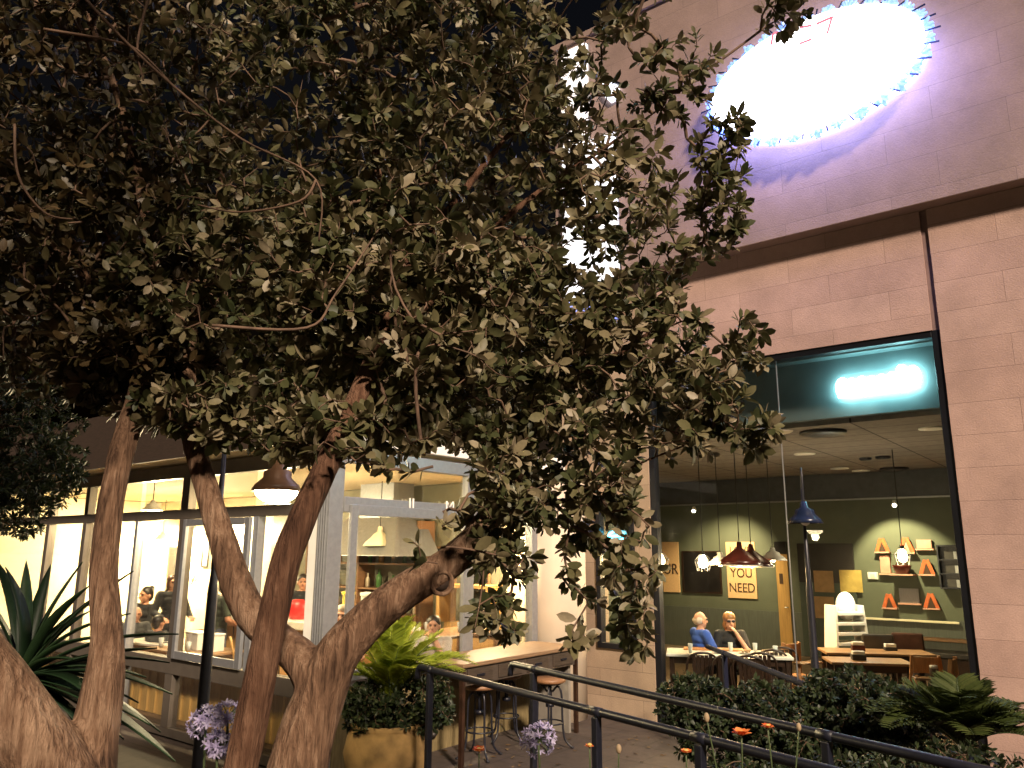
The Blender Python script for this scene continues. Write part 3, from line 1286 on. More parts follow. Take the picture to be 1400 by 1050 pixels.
def make_chair(name, label, loc, rot, m, group, slats=5):
    """dining chair, back at +y, curved top"""
    t = thing(name, label, 'chair', loc, rot, group)
    b = MB()
    b.lathe([(.001, .43), (.20, .43), (.215, .445), (.20, .46), (.001, .465)], n=20)
    b.build('seat', m, t, True)
    for i in (-1, 1):
        b = MB()
        b.tube([(i*.16, -.14, .43), (i*.19, -.18, 0)], [.018, .013], 8)
        b.build('leg', m, t, True)
        b = MB()
        b.tube([(i*.16, .15, .45), (i*.20, .22, 0)], [.018, .013], 8)
        b.build('leg', m, t, True)
    b = MB()
    p, r_ = catmull([(-.17, .14, .44), (-.20, .20, .66), (-.17, .24, .84), (0, .26, .90), (.17, .24, .84), (.20, .20, .66), (.17, .14, .44)], [.016]*7, 5)
    b.tube(p, r_, 8)
    b.build('back_frame', m, t, True)
    b = MB()
    for k in range(slats):
        x = (-.11+.22*k/(slats-1)) if slats > 1 else 0
        b.bar((x*.8, .165, .45), (x, .235, .87), .045, .012, (0, 1, 0))
    b.build('backrest', m, t)
    b = MB()
    b.tube([(.155*math.cos(2*math.pi*k/16), .01+.155*math.sin(2*math.pi*k/16), .24) for k in range(16)], .009, 6, True)
    b.build('stretcher', m, t, True)
    return t


def make_stool(label, loc, rot, group):
    t = thing('bar_stool', label, 'bar stool', loc, rot, group)
    b = MB()
    b.lathe([(.001, .70), (.16, .70), (.185, .715), (.185, .74), (.17, .752), (.001, .755)], n=28)
    b.build('seat', M['wood_mid'], t, True)
    b = MB()
    b.tube([(0, 0, .46), (0, 0, .695)], .022, 10)
    b.lathe([(.05, .44), (.05, .48)], n=14)
    b.lathe([(.13, .685), (.13, .699)], n=20)
    b.build('screw_column', M['black'], t, True)
    for k in range(4):
        a = math.pi/4+k*math.pi/2
        c, s_ = math.cos(a), math.sin(a)
        b = MB()
        p, r_ = catmull([(c*.03, s_*.03, .60), (c*.09, s_*.09, .66), (c*.135, s_*.135, .58), (c*.145, s_*.145, .30), (c*.17, s_*.17, .10), (c*.25, s_*.25, .012)], [.012]*6, 5)
        b.tube(p, r_, 8)
        b.ball((c*.255, s_*.255, .012), (.022, .022, .012), 8, 6)
        b.build('leg', M['black'], t, True)
    b = MB()
    b.tube([(.152*math.cos(2*math.pi*k/24), .152*math.sin(2*math.pi*k/24), .27) for k in range(24)], .009, 6, True)
    b.build('foot_ring', M['black'], t, True)
    return t


# ------------------------------------------------------------------ bar counter outside and stools
t = thing('bar_counter', 'wooden-topped outdoor bar counter with drawer front against the cafe glass', 'bar counter', W(-4.6, -2.1, 0), A)
b = MB()
b.box(-.36, .36, -1.15, 1.04, .985, 1.03)
b.build('top', mat('tan_worktop', (.20, .125, .07), .5, var=.3, scale=6, stretch=(12, 1, 12)), t, bevel=.008)
b = MB()
b.box(.27, .33, -1.12, .98, .80, .984)
b.box(-.30, .27, .92, .98, .80, .984)
b.build('apron', mat('grey_brown_board', (.06, .045, .034), .6, var=.25, stretch=(12, 2, 12)), t, bevel=.004)
for k in range(4):
    y = -.85+.52*k
    b = MB()
    b.box(.331, .345, y-.21, y+.21, .825, .965)
    d_ = b.build('drawer', mat('drawer_front', (.05, .036, .026), .5, var=.3, stretch=(12, 1, 12)), t, bevel=.004)
    b = MB()
    b.bar((.352, y-.06, .895), (.352, y+.06, .895), .012, .02)
    b.build('handle', M['black'], d_)
b = MB()
b.box(-.30, .268, .93, .975, .0, .798)
b.build('end_panel', mat('grey_board_panel', (.22, .20, .17), .6), t)
b = MB()
b.box(.30, .345, .985, 1.03, .0, .984)
b.box(.30, .345, -1.14, -1.095, .0, .984)
b.build('post', M['wood_dark'], t)
for i, (px, py, lb) in enumerate(((655, 1035, 'round-seated metal bar stool nearest the potted shrub'),
                                  (692, 1012, 'middle metal bar stool at the outdoor counter'),
                                  (752, 1022, 'bar stool at the right end of the outdoor counter, behind the railing post'))):
    q = G(px, py, 0)
    if i == 0:
        st = make_stool(lb, q, A+.3, 'bar stools at the outdoor counter')
    else:
        dup(st, q, A+.3+i*.5, lb)

# ------------------------------------------------------------------ railings
def rail(label, a, b_, posts, bend_a=True, m=None, zt=1.22):
    a = Vector((a.x, a.y, zt))
    b_ = Vector((b_.x, b_.y, zt))
    t = thing('handrail', label, 'handrail', (a.x, a.y, 0), 0, 'black steel handrails along the ramp')
    d = (b_-a).normalized()
    L_ = (b_-a).length
    o = Vector((0, 0, zt))
    pts = []
    if bend_a:
        for k in range(6):
            an = math.pi/2*k/5
            pts.append(o+d*(-.05*math.sin(math.pi/2-an)) + Vector((0, 0, -.10+.10*math.sin(an))))
    pts += [o+d*(L_*k/6) for k in range(0 if not bend_a else 1, 7)]
    b = MB()
    b.tube(pts, .026, 12)
    b.build('top_rail', m or M['black'], t, True)
    for k in posts:
        p = d*k
        z0 = max(0, bed_z(a.x+p.x, a.y+p.y))
        b = MB()
        b.bar(p+Vector((0, 0, z0-.15)), p+Vector((0, 0, zt-.03)), .048, .048, d)
        po_ = b.build('post', m or M['black'], t, bevel=.006)
        b = MB()
        b.box(p.x-.07, p.x+.07, p.y-.07, p.y+.07, z0, z0+.012)
        b.build('base_plate', m or M['black'], po_, bevel=.003)
        b = MB()
        b.tube([p+Vector((0, 0, zt))-d*.05, p+Vector((0, 0, zt))+d*.05], .0285, 12)
        b.build('collar', m or M['black'], po_, True)
    return t


def along(a, b_, px):
    a = Vector((a.x, a.y, 1.2))
    b_ = Vector((b_.x, b_.y, 1.2))
    best = min((abs((lambda v: 700+FP*v.dot(RT)/v.dot(FW))(a.lerp(b_, k/400)-CAM)-px), k) for k in range(401))
    return (b_-a).length*best[1]/400


ZR = 1.22
a1, b1 = G(575, 912, ZR), G(1052, 1033, ZR)
b1x = a1.lerp(b1, 1.35)
rail('black handrail whose hooked end stands in front of the potted shrub', a1, b1x, [along(a1, b1x, p) for p in (588, 816, 956)])
a2, b2 = G(702, 908, ZR), G(1327, 1050, ZR)
b2x = a2.lerp(b2, 1.1)
rail('black handrail starting at the bar stools and running across the hedge', a2, b2x, [along(a2, b2x, p) for p in (729, 1130)])
a3, b3 = G(967, 884, 1.12), G(1152, 956, 1.12)
rail('short dark blue handrail behind the hedge below the couple at the table', a3, b3, [along(a3, b3, 990), along(a3, b3, 1120)], False, mat('matte_navy_paint', (.008, .010, .026), .75, spec=.15), zt=1.12)

# ------------------------------------------------------------------ lamp posts with hanging bell shade
def lamp_post(label, base, top_z, arm, lit, shade_r=.18, shade_m=None, drop=.0, scroll=True):
    """arm: world vector from post axis to lamp hang point (z is absolute hang height)"""
    t = thing('lamp_post', label, 'lamp post', (base.x, base.y, base.z), 0)
    bz = base.z
    b = MB()
    zt = top_z-bz
    b.lathe([(.001, 0), (.10, 0), (.10, .04), (.085, .08), (.082, .5), (.065, .60), (.05, .66), (.042, .70), (.036, zt*.62), (.03, zt*.64), (.026, zt*.66), (.014, zt), (.001, zt)], n=18)
    b.build('pole', M['black'], t, True)
    ax, ay = arm.x, arm.y
    hz = arm.z-bz
    b = MB()
    pts, r_ = catmull([(0, 0, zt-.02), (ax*.1, ay*.1, zt+.12), (ax*.55, ay*.55, zt+.22), (ax*.95, ay*.95, zt+.10), (ax, ay, hz+.28), (ax, ay, hz+.2)], [.012, .012, .011, .010, .010, .010], 6)
    b.tube(pts, r_, 8)
    if scroll:
        n_ = 26
        sp = []
        for k in range(n_):
            th_ = 2*math.pi*1.3*k/n_
            rr = .075*(1-.6*k/n_)
            sp.append((ax*.25+rr*math.cos(th_)*ax/abs(arm.xy.length), ay*.25+rr*math.cos(th_)*ay/abs(arm.xy.length), zt-.02+rr*math.sin(th_)))
        b.tube(sp, .007, 6)
    b.build('arm', M['black'], t, True)
    b = MB()
    b.lathe(barn_profile(shade_r, .24), (ax, ay, hz), 32)
    sh = b.build('lamp_shade', shade_m or M['blue_black'], t, True)
    b = MB()
    b.ball((ax, ay, hz+(.0 if lit else .035)), (.155, .155, .085) if lit else (.055, .055, .06))  # lit bulb swollen to the size of the lamp's glare
    b.build('bulb', M['bright_lamp'] if lit else M['white'], t, True)
    return t


pb = P(283, 900, 5.7)
q = P(378, 672, 5.7)
lamp_post('tall slim black lamp post with its lit bell lamp, between the trunks', Vector((pb.x, pb.y, bed_z(pb.x, pb.y))), P(318, 590, 5.7).z, Vector((q.x-pb.x, q.y-pb.y, q.z)), True, .185, mat('brown_enamel_shade', (.20, .11, .06), .4))
lamp('lamp_post_light', (q.x, q.y, q.z-.13), 30, (1, .80, .45), .07)
pb = P(1112, 880, 8.7)
q = P(1098, 716, 8.7)
lamp_post('unlit dark blue bell lamp on a black post outside the tall window', Vector((pb.x, pb.y, 0)), P(1093, 668, 8.7).z, Vector((q.x-pb.x-.02, q.y-pb.y-.12, q.z)), False, .19, None, scroll=False)

# ------------------------------------------------------------------ room contents (stone shop)
def rth(name, label, cat, x, y, z=0.0, r=0.0, group=None):
    return thing(name, label, cat, W(x, y, z), A+r, group)


tq = toL(P(994, 880, 11.15))
make_table('dining_table', 'long wooden table, lamp glare put into its white top, in front of the couple', W(tq.x, tq.y, .002), A+.45, 1.65, .70, .83, M['tablewhite'], M['wood_dark'])  # wooden top coloured white for the lamp glare on it
# wooden bench back in front of the man
bq = toL(P(958, 872, 12.45))
t = rth('serving_board', 'long orange wooden board lying on the white table before the man', 'board', tq.x-.25, tq.y+.12, .834, .45)
b = MB()
b.box(-.42, .40, -.10, .10, 0, .025)
b.build('board', M['wood_orange'], t, bevel=.006)
b = MB()
b.box(.40, .50, -.02, .02, .003, .022)
b.build('handle', M['wood_orange'], t, bevel=.004)
ch = None
gl = 'dark bentwood chairs around the white table'
for px, py, yd, r_, lb in ((938, 905, 10.5, 3.1, 'dark bentwood chair with its back to us at the left end of the white table'),
                           (972, 905, 10.4, 3.3, 'dark bentwood chair with its back to us at the middle of the white table'),
                           (1022, 900, 10.5, 2.9, 'first dark chair of the row at the right end of the white table'),
                           (1038, 900, 10.8, 2.9, 'second dark chair of the row right of the white table'),
                           (1054, 898, 11.1, 2.9, 'third dark chair of the row right of the white table'),
                           (1068, 896, 11.4, 2.9, 'fourth dark chair of the row, beside the wooden door')):
    p = P(px, py, yd)
    q = Vector((p.x, p.y, .002))
    if toL(q).y < .45:
        q = W(toL(q).x, .45, .002)
    if ch is None:
        ch = make_chair('bentwood_chair', lb, q, r_, M['wood_dark'], gl)
    else:
        dup(ch, q, r_, lb)
# pendant lamps over the table
red_g = 'red-brown barn lamps over the white table'
for px, py, yd, lb in ((1012, 772, 11.9, 'red-brown barn lamp hiding the middle of the orange poster'), (1028, 774, 12.3, 'red-brown barn lamp overlapping its neighbour on the right')):
    p = P(px, py, yd)
    pendant('barn_lamp', lb, p, .33, .34, ZC-p.z-.34, M['redlamp'], M['bulb'], 26, red_g, (1, .62, .28))
for px, py, yd, lb in ((1057, 766, 12.6, 'white-glowing wide barn lamp right of the red-brown pair'), (985, 772, 12.6, 'small glowing barn lamp left of the red-brown pair')):
    p = P(px, py, yd)
    pendant('barn_lamp', lb, p, .22, .20, ZC-p.z-.20, M['white'], M['bright_lamp'], 14, None, (1, .72, .4))


def cage_lamp(label, p, e, col=(1, .66, .30)):
    t = thing('bulb_lamp', label, 'lamp', p, 0, 'bare bulb lamps in wire cages')
    b = MB()
    b.lathe([(.001, -.10), (.05, -.08), (.07, -.02), (.05, .06), (.025, .10), (.001, .10)], n=16)
    b.build('bulb', M['bulb'], t, True)
    b = MB()
    for k in range(6):
        a = math.pi*2*k/6
        b.tube([(.03*math.cos(a), .03*math.sin(a), .13), (.13*math.cos(a), .13*math.sin(a), .02), (.09*math.cos(a), .09*math.sin(a), -.14)], .005, 5)
    b.tube([(.13*math.cos(2*math.pi*k/16), .13*math.sin(2*math.pi*k/16), .02) for k in range(16)], .005, 5, True)
    b.build('cage', M['black'], t)
    b = MB()
    b.tube([(0, 0, .13), (0, 0, ZC-p.z)], .007, 6)
    b.lathe([(.03, .10), (.03, .16)], n=10)
    b.build('cable', M['rope'], t)
    lamp('bulb_light', p+Vector((0, 0, -.13)), e, col, .05)
    return t


cage_lamp('glowing caged bulb in front of the dark picture', P(961, 768, 12.4), 12)
cage_lamp('small glowing bulb at the left window edge', P(902, 766, 11.6), 6)
cage_lamp('bright caged bulb hanging in front of the house-shaped ornaments', P(1234, 760, 12.2), 12)
# spot on the ornament wall
sp_ = fb(1205, 690, 6.2)
lamp('wall_spot', W(sp_.x-.25, 6.75, 3.2), 170, (1, .80, .42), .03, 'SPOT', W(fb(1240, 800, YB).x, YB, 1.7), 74, .45)
lamp('wall_spot', W(fb(990, 690, 6.5).x, 6.7, 3.2), 170, (1, .75, .40), .05, 'SPOT', W(fb(1000, 800, YB).x, YB, 1.5), 90, .8)


def onwall(px, py):
    return fb(px, py, YB-.02)


# posters
def poster(label, px0, px1, py0, py1, lines, m):
    a, c = onwall(px0, py0), onwall(px1, py1)
    w_, h_ = c.x-a.x, a.z-c.z
    t = rth('poster', label, 'poster', (a.x+c.x)/2, YB-.004, (a.z+c.z)/2)
    b = MB()
    b.box(-w_/2, w_/2, -.03, 0, -h_/2, h_/2)
    b.build('board', m, t, bevel=.004)
    for txt, zz, sz in lines:
        letter(t, txt, sz*h_, 0, -.036, zz*h_, M['ink'], 0, .85)
    return t


poster('tall orange wall poster reading YOU NEED behind the barn lamps', 992, 1036, 741, 819, (('LOVE', .34, .20), ('YOU', -.06, .23), ('NEED', -.32, .23)), M['poster'])
poster('bright orange wall poster at the left edge of the window', 905, 930, 741, 810, (('UR', -.05, .3),), M['poster'])
# dark picture
a_, c_ = onwall(934, 755), onwall(986, 810)
t = rth('wall_picture', 'large dark framed picture between the two orange posters', 'picture', (a_.x+c_.x)/2, YB-.004, (a_.z+c_.z)/2)
w_, h_ = (c_.x-a_.x)/2, (a_.z-c_.z)/2
b = MB()
b.box(-w_, w_, -.03, 0, -h_, h_)
b.build('canvas', M['darkpic'], t)
b = MB()
for e in ((-w_-.03, -w_, -h_-.03, h_+.03), (w_, w_+.03, -h_-.03, h_+.03), (-w_, w_, h_, h_+.03), (-w_, w_, -h_-.03, -h_)):
    b.box(e[0], e[1], -.04, 0, e[2], e[3])
b.build('frame', M['wood_dark'], t)
# wooden door strip and dark board
a_, c_ = onwall(1060, 748), onwall(1087, 905)
t = rth('wooden_door', 'narrow honey-coloured wooden door left of the dark board', 'door', (a_.x+c_.x)/2, YB-.034, 0)
w_ = (c_.x-a_.x)/2
b = MB()
b.box(-w_, w_, -.04, 0, 0, a_.z-.15)
b.build('leaf', M['panelwood'], t, bevel=.005)
b = MB()
b.box(-w_, w_, -.06, 0, a_.z-.148, a_.z+.12)
b.build('transom', M['darkpic'], t)
b = MB()
b.box(-w_*.5, w_*.1, -.05, -.041, 1.50, 1.72)
b.build('plate', M['ink'], t)
b = MB()
b.tube([(w_*.6, -.09, 1.0), (w_*.6, -.04, 1.0)], .012, 8)
b.tube([(w_*.6, -.09, 1.0), (w_*.2, -.09, 1.0)], .010, 8)
b.build('handle', M['alu'], t)
a_, c_ = onwall(1090, 743), onwall(1180, 905)
t = rth('notice_board', 'wide black board pinned with three square yellow sheets', 'notice board', (a_.x+c_.x)/2, YB-.034, (a_.z)/2)
w_, h_ = (c_.x-a_.x)/2, a_.z/2
b = MB()
b.box(-w_, w_, -.03, 0, h_*.30, h_)
b.build('dark_panel', M['darkpic'], t)
b = MB()
b.box(-w_, w_, -.03, 0, -h_+.01, h_*.298)
b.build('lower_panel', M['dark_green'], t)
for p0, p1, q0, q1, m_ in ((1113, 1142, 780, 810, M['paper2']), (1148, 1181, 779, 810, M['paper']), (1114, 1143, 815, 846, M['paper2'])):
    e0, e1 = onwall(p0, q0), onwall(p1, q1)
    cx, cz = t.location, 0
    xm = (a_.x+c_.x)/2
    b = MB()
    b.box(e0.x-xm, e1.x-xm, -.045, -.032, e1.z-h_, e0.z-h_)
    b.build('sheet', m_, t)
# small white switch box
e0, e1 = onwall(1188, 783), onwall(1199, 791)
t = rth('switch_box', 'small cream switch box between the yellow sheet and ornaments', 'switch box', (e0.x+e1.x)/2, YB-.002, (e0.z+e1.z)/2)
b = MB()
b.box(-.10, .10, -.05, 0, -.07, .07)
b.build('case', M['white'], t, bevel=.008)
b = MB()
b.box(-.04, .04, -.065, -.051, -.03, .03)
b.build('button', M['cream'], t)


def house_ornament(label, px, py, s=1.0, face=True):
    s *= .72
    e = onwall(px, py)
    t = rth('house_ornament', label, 'wall ornament', e.x, YB-.002, e.z, 0, 'small house-shaped ornaments on wall ledges')
    b = MB()
    b.box(-.20*s, .20*s, -.16, 0, -.17*s-.03, -.17*s)
    b.build('ledge', M['pink'], t, bevel=.004)
    b = MB()
    b.bar((-.15*s, -.09, -.168*s), (-.02*s, -.09, .20*s), .07, .05*s, (0, 1, 0))
    b.bar((.15*s, -.09, -.168*s), (.02*s, -.09, .20*s), .07, .05*s, (0, 1, 0))
    b.build('gable', M['orange'], t, bevel=.004)
    b = MB()
    b.prism([(-.09*s, -.165*s), (.09*s, -.165*s), (.0, .10*s)], -.10, -.075)
    b.build('front', M['ink'] if face else M['pink'], t)
    return t


house_ornament('red-orange house ornament at the top left of the lit wall', 1207, 746)
house_ornament('red-orange house ornament top centre, above the hanging bulb', 1240, 746, 1.1, False)
house_ornament('red-orange house ornament at the right end of the middle row', 1268, 776, 1.05)
house_ornament('red-orange house ornament at the lower left of the grey board', 1217, 822)
house_ornament('red-orange house ornament at the lower right of the grey board', 1274, 822, 1.05)


def wall_box(name, label, cat, px0, px1, py0, py1, m, dep=.08, rows=0):
    a, c = onwall(px0, py0), onwall(px1, py1)
    w_, h_ = (c.x-a.x)/2, (a.z-c.z)/2
    t = rth(name, label, cat, (a.x+c.x)/2, YB-.002, (a.z+c.z)/2)
    b = MB()
    b.box(-w_, w_, -dep, 0, -h_, h_)
    b.build('panel', m, t, bevel=.01)
    b = MB()
    b.box(-w_-.03, w_+.03, -dep-.04, 0, -h_-.032, -h_-.002)
    b.build('ledge', M['pink'], t)
    return t


wall_box('wall_box', 'pale pink box on a ledge at the top right of the lit wall', 'box', 1253, 1275, 738, 750, M['pink'])
wall_box('wall_board', 'upright pink board below the top left house ornament', 'board', 1203, 1219, 759, 784, M['pink'])
t = wall_box('wall_board', 'wide grey slatted board between the lower house ornaments', 'board', 1229, 1258, 804, 825, M['greyplate'], .06)
# red basket
e = onwall(1236, 776)
t = rth('wall_basket', 'dark red woven basket of bottles under the hanging bulb', 'basket', e.x, YB-.002, e.z)
b = MB()
b.lathe([(.12, -.12), (.17, .02), (.18, .05), (.16, .05), (.11, -.1)], (0, -.2, 0), 18)
b.build('bowl', M['redlamp'], t, True)
for k in range(3):
    b = MB()
    b.lathe([(.001, 0), (.04, 0), (.04, .12), (.018, .17), (.018, .22), (.001, .22)], (-.08+.08*k, -.2, -.06), 10)
    b.build('bottle', M['ink'], t, True)
b = MB()
b.box(-.22, .22, -.38, 0, -.15, -.122)
b.build('ledge', M['pink'], t)
# black rack with boxes on the right
a_, c_ = onwall(1284, 745), onwall(1326, 806)
t = rth('wall_rack', 'black wall rack with small boxes at the right window edge', 'rack', (a_.x+c_.x)/2, YB-.002, (a_.z+c_.z)/2)
w_, h_ = (c_.x-a_.x)/2, (a_.z-c_.z)/2
b = MB()
b.box(-w_, w_, -.02, 0, -h_, h_)
for k in range(4):
    z = -h_+.01+(2*h_-.04)*k/3
    b.box(-w_, w_, -.22, -.02, z, z+.025)
b.box(-w_-.025, -w_, -.22, 0, -h_, h_)
b.box(w_, w_+.025, -.22, 0, -h_, h_)
b.build('frame', M['black'], t)
for k in range(3):
    z = -h_+.04+(2*h_-.04)*k/3
    for x in (-.35, .1):
        b = MB()
        b.box(x*w_*1.6, x*w_*1.6+.16, -.18, -.05, z, z+.14)
        b.build('box', M['greyplate'] if x > 0 else M['leather'], t)
# pale ledge under the ornaments
a_, c_ = onwall(1184, 845), onwall(1312, 849)
b = MB()
b.box(-(c_.x-a_.x)/2, (c_.x-a_.x)/2, -.06, 0, -.02, .02)
o = b.build('wall_ledge', M['cream'], bevel=.004)
o.location = W((a_.x+c_.x)/2, YB-.032, a_.z)
o.rotation_euler = (0, 0, A)
tag(o, 'long pale ledge along the bottom of the lit green wall', 'ledge')
# bench with rail along the back wall on the right
bx0, bx1 = fb(1210, 872, 6.9).x, fb(1345, 872, 6.9).x
bz = fb(1260, 871, 6.9).z
t = rth('wall_bench', 'long grey wall bench with a tan top rail on the right', 'bench', (bx0+bx1)/2, 6.9, 0)
hw_ = (bx1-bx0)/2
b = MB()
b.box(-hw_, hw_, .0, .10, .42, bz-.06)
b.build('backrest', M['wains'], t, bevel=.01)
b = MB()
b.box(-hw_, hw_, -.04, .14, bz-.058, bz)
b.build('top_rail', M['wood'], t, bevel=.01)
b = MB()
b.box(-hw_, hw_, -.52, -.001, .36, .46)
b.build('seat', M['leather'], t, bevel=.02)
b = MB()
b.box(-hw_, hw_, -.46, .08, 0, .358)
b.build('base', M['wood_dark'], t)


def padded_chair(label, loc, rot, m, group):
    t = thing('padded_chair', label, 'chair', loc, rot, group)
    b = MB()
    b.box(-.24, .24, -.24, .22, .40, .48)
    b.build('seat', m, t, bevel=.03)
    b = MB()
    b.add([(-.25, .20, .44), (.25, .20, .44), (.25, .28, .44), (-.25, .28, .44), (-.22, .30, .98), (.22, .30, .98), (.22, .36, .98), (-.22, .36, .98)], [(0, 3, 2, 1), (4, 5, 6, 7), (0, 1, 5, 4), (1, 2, 6, 5), (2, 3, 7, 6), (3, 0, 4, 7)])
    b.build('backrest', m, t, bevel=.025)
    for i in (-1, 1):
        for j in (-1, 1):
            b = MB()
            b.tube([(i*.19, j*.18, .41), (i*.22, j*.22, 0)], [.02, .014], 8)
            b.build('leg', M['wood_dark'], t)
    return t


pg = 'padded chairs behind the wooden tables'
p = P(1197, 905, 12.5)
padded_chair('black padded chair with its back towards the white tiered stand', Vector((p.x, p.y, .002)), 2.9, M['leather'], pg)
p = P(1240, 905, 12.7)
padded_chair('brown padded chair right of the black padded chair', Vector((p.x, p.y, .002)), 2.8, M['leather_red'], pg)
p = P(1196, 889, 11.9)
make_table('dining_table', 'pale wooden table farther from the window, with a dark caddy on it', Vector((p.x, p.y, .002)), A+.5, 1.5, .62, .77, M['wood'], M['wood_dark'])
TB1 = p
p = P(1186, 908, 11.0)
make_table('dining_table', 'pale wooden table nearest the window above the hedge', Vector((p.x, p.y, .002)), A+.5, 1.05, .6, .76, M['wood'], M['wood_dark'])
TB2 = p


def caddy(label, px, py, yd, z, w_=.16, h_=.09, m=None):
    p = P(px, py, yd)
    t = thing('napkin_holder', label, 'napkin holder', (p.x, p.y, z), A+.5, 'table caddies on the wooden tables')
    b = MB()
    b.box(-w_/2, w_/2, -.06, .06, 0, h_)
    b.build('box', m or M['leather'], t, bevel=.01)
    b = MB()
    b.box(-w_/2+.01, w_/2-.01, -.045, .045, h_, h_+.045)
    b.build('napkins', M['white'], t, bevel=.004)
    return t


caddy('dark napkin holder on the nearer wooden table', 1174, 902, 11.0, .764, .18, .07)
caddy('dark red napkin holder on the farther table, left', 1173, 886, 11.9, .774, .18, .08, M['redlamp'])
caddy('black caddy of white and yellow napkins on the farther table, right', 1217, 884, 11.95, .774, .17, .05)
# jar at the right
p = P(1283, 884, 11.4)


def high_chair(label, px, py, yd, rot, group):
    p = P(px, py, yd)
    t = thing('high_chair', label, 'high chair', (p.x, p.y, .002), rot, group)
    for i in (-1, 1):
        for j in (-1, 1):
            b = MB()
            b.bar((i*.25, j*.24, 0), (i*.15, j*.12, .74 if j < 0 else .95), .035, .045)
            b.build('leg', M['wood_orange'], t, bevel=.004)
    b = MB()
    b.box(-.16, .16, -.13, .16, .50, .53)
    b.build('seat', M['wood_orange'], t, bevel=.005)
    b = MB()
    b.box(-.2, .2, -.24, -.06, .70, .725)
    b.build('tray', M['wood'], t, bevel=.01)
    b = MB()
    for z in (.22, .36):
        k = .25-.10*z/.74
        b.bar((-k, -.24+.12*z/.74, z), (k, -.24+.12*z/.74, z), .03)
        b.bar((-k, .24-.12*z/.95, z), (k, .24-.12*z/.95, z), .03)
        for i in (-1, 1):
            b.bar((i*k, -.24+.12*z/.74, z+.05), (i*k, .24-.12*z/.95, z+.05), .03)
    b.build('rungs', M['wood_orange'], t)
    b = MB()
    b.box(-.15, .15, .10, .13, .74, .93)
    b.build('backrest', M['wood_orange'], t, bevel=.005)
    return t


hg = 'wooden high chairs and folding stands'
high_chair('orange wooden high chair with open splayed legs beside the tables', 1272, 940, 9.9, -.3, hg)
high_chair('wooden high chair half hidden by the right window frame', 1322, 935, 9.7, .9, hg)
high_chair('wooden high chair between the white table and the blue lamp post', 1094, 925, 11.2, .5, hg)
t = thing('storage_jar', 'small dark glass jar with a pale lid above the high chair', 'jar', (P(1284, 884, 9.95).x, P(1284, 884, 9.95).y, P(1284, 884, 9.95).z-.06), 0)
b = MB()
b.lathe([(.001, 0), (.05, 0), (.05, .10), (.001, .10)], n=14)
b.build('body', M['ink'], t, True)
b = MB()
b.lathe([(.001, .101), (.045, .101), (.045, .13), (.001, .13)], n=14)
b.build('lid', M['white'], t, True)
t.location = P(1272, 925, 9.9).xy.to_3d()+Vector((0, -.1, .73))

# white tiered stand
p = P(1158, 880, 12.6)
t = thing('tiered_stand', 'tall white tiered stand with open shelves and a round white top', 'display stand', (p.x, p.y, .002), .15)
zb = P(1158, 880, 12.6).z
b = MB()
b.add([(-.33, -.2, 0), (-.29, -.2, 0), (-.29, .2, 0), (-.33, .2, 0), (-.24, -.16, 1.38), (-.20, -.16, 1.38), (-.20, .16, 1.38), (-.24, .16, 1.38)], [(0, 3, 2, 1), (4, 5, 6, 7), (0, 1, 5, 4), (1, 2, 6, 5), (2, 3, 7, 6), (3, 0, 4, 7)])
b.build('side_panel', M['whitestand'], t, bevel=.006)
b = MB()
b.add([(.29, -.2, 0), (.33, -.2, 0), (.33, .2, 0), (.29, .2, 0), (.20, -.16, 1.38), (.24, -.16, 1.38), (.24, .16, 1.38), (.20, .16, 1.38)], [(0, 3, 2, 1), (4, 5, 6, 7), (0, 1, 5, 4), (1, 2, 6, 5), (2, 3, 7, 6), (3, 0, 4, 7)])
b.build('side_panel', M['whitestand'], t, bevel=.006)
for k in range(8):
    z = .18+.15*k
    hw_ = .288-.09*z/1.38
    b = MB()
    b.box(-hw_, hw_, -.19, .15, z, z+.05)
    b.build('shelf', M['whitestand'], t, bevel=.006)
b = MB()
b.ball((.03, 0, 1.36), (.15, .14, .22), 20, 12)
b.build('round_top', M['whitestand'], t, True)
b = MB()
for k in range(4):
    b.ball((.275-.02*k*.3, -.05, .86+.13*k), (.05, .06, .05), 10, 7)
b.build('knobs', M['whitestand'], t, True)
lamp('stand_lamp', P(1165, 790, 12.2), 14, (1, .9, .7), .05)
# cyan neon oval in slot window
e = fb(843, 733, .16)
t = rth('neon_oval', 'small cyan neon oval in the narrow slot window', 'neon sign', e.x, .16, e.z)
b = MB()
b.tube([(.13*math.cos(2*math.pi*k/24), 0, .065*math.sin(2*math.pi*k/24)) for k in range(24)], .02, 6, True)
b.tube([(-.09, 0, 0), (.09, 0, .01)], .02, 6)
b.build('tube', emit('cyan_glow_small', (.1, .75, 1.0), 4), t, True)
b = MB()
b.box(-.15, .15, .022, .03, -.08, .08)
b.build('plate', M['alu'], t)
b = MB()
b.tube([(0, .02, .08), (0, .02, 2.78-e.z)], .006, 6)
b.build('hanger', M['black'], t)

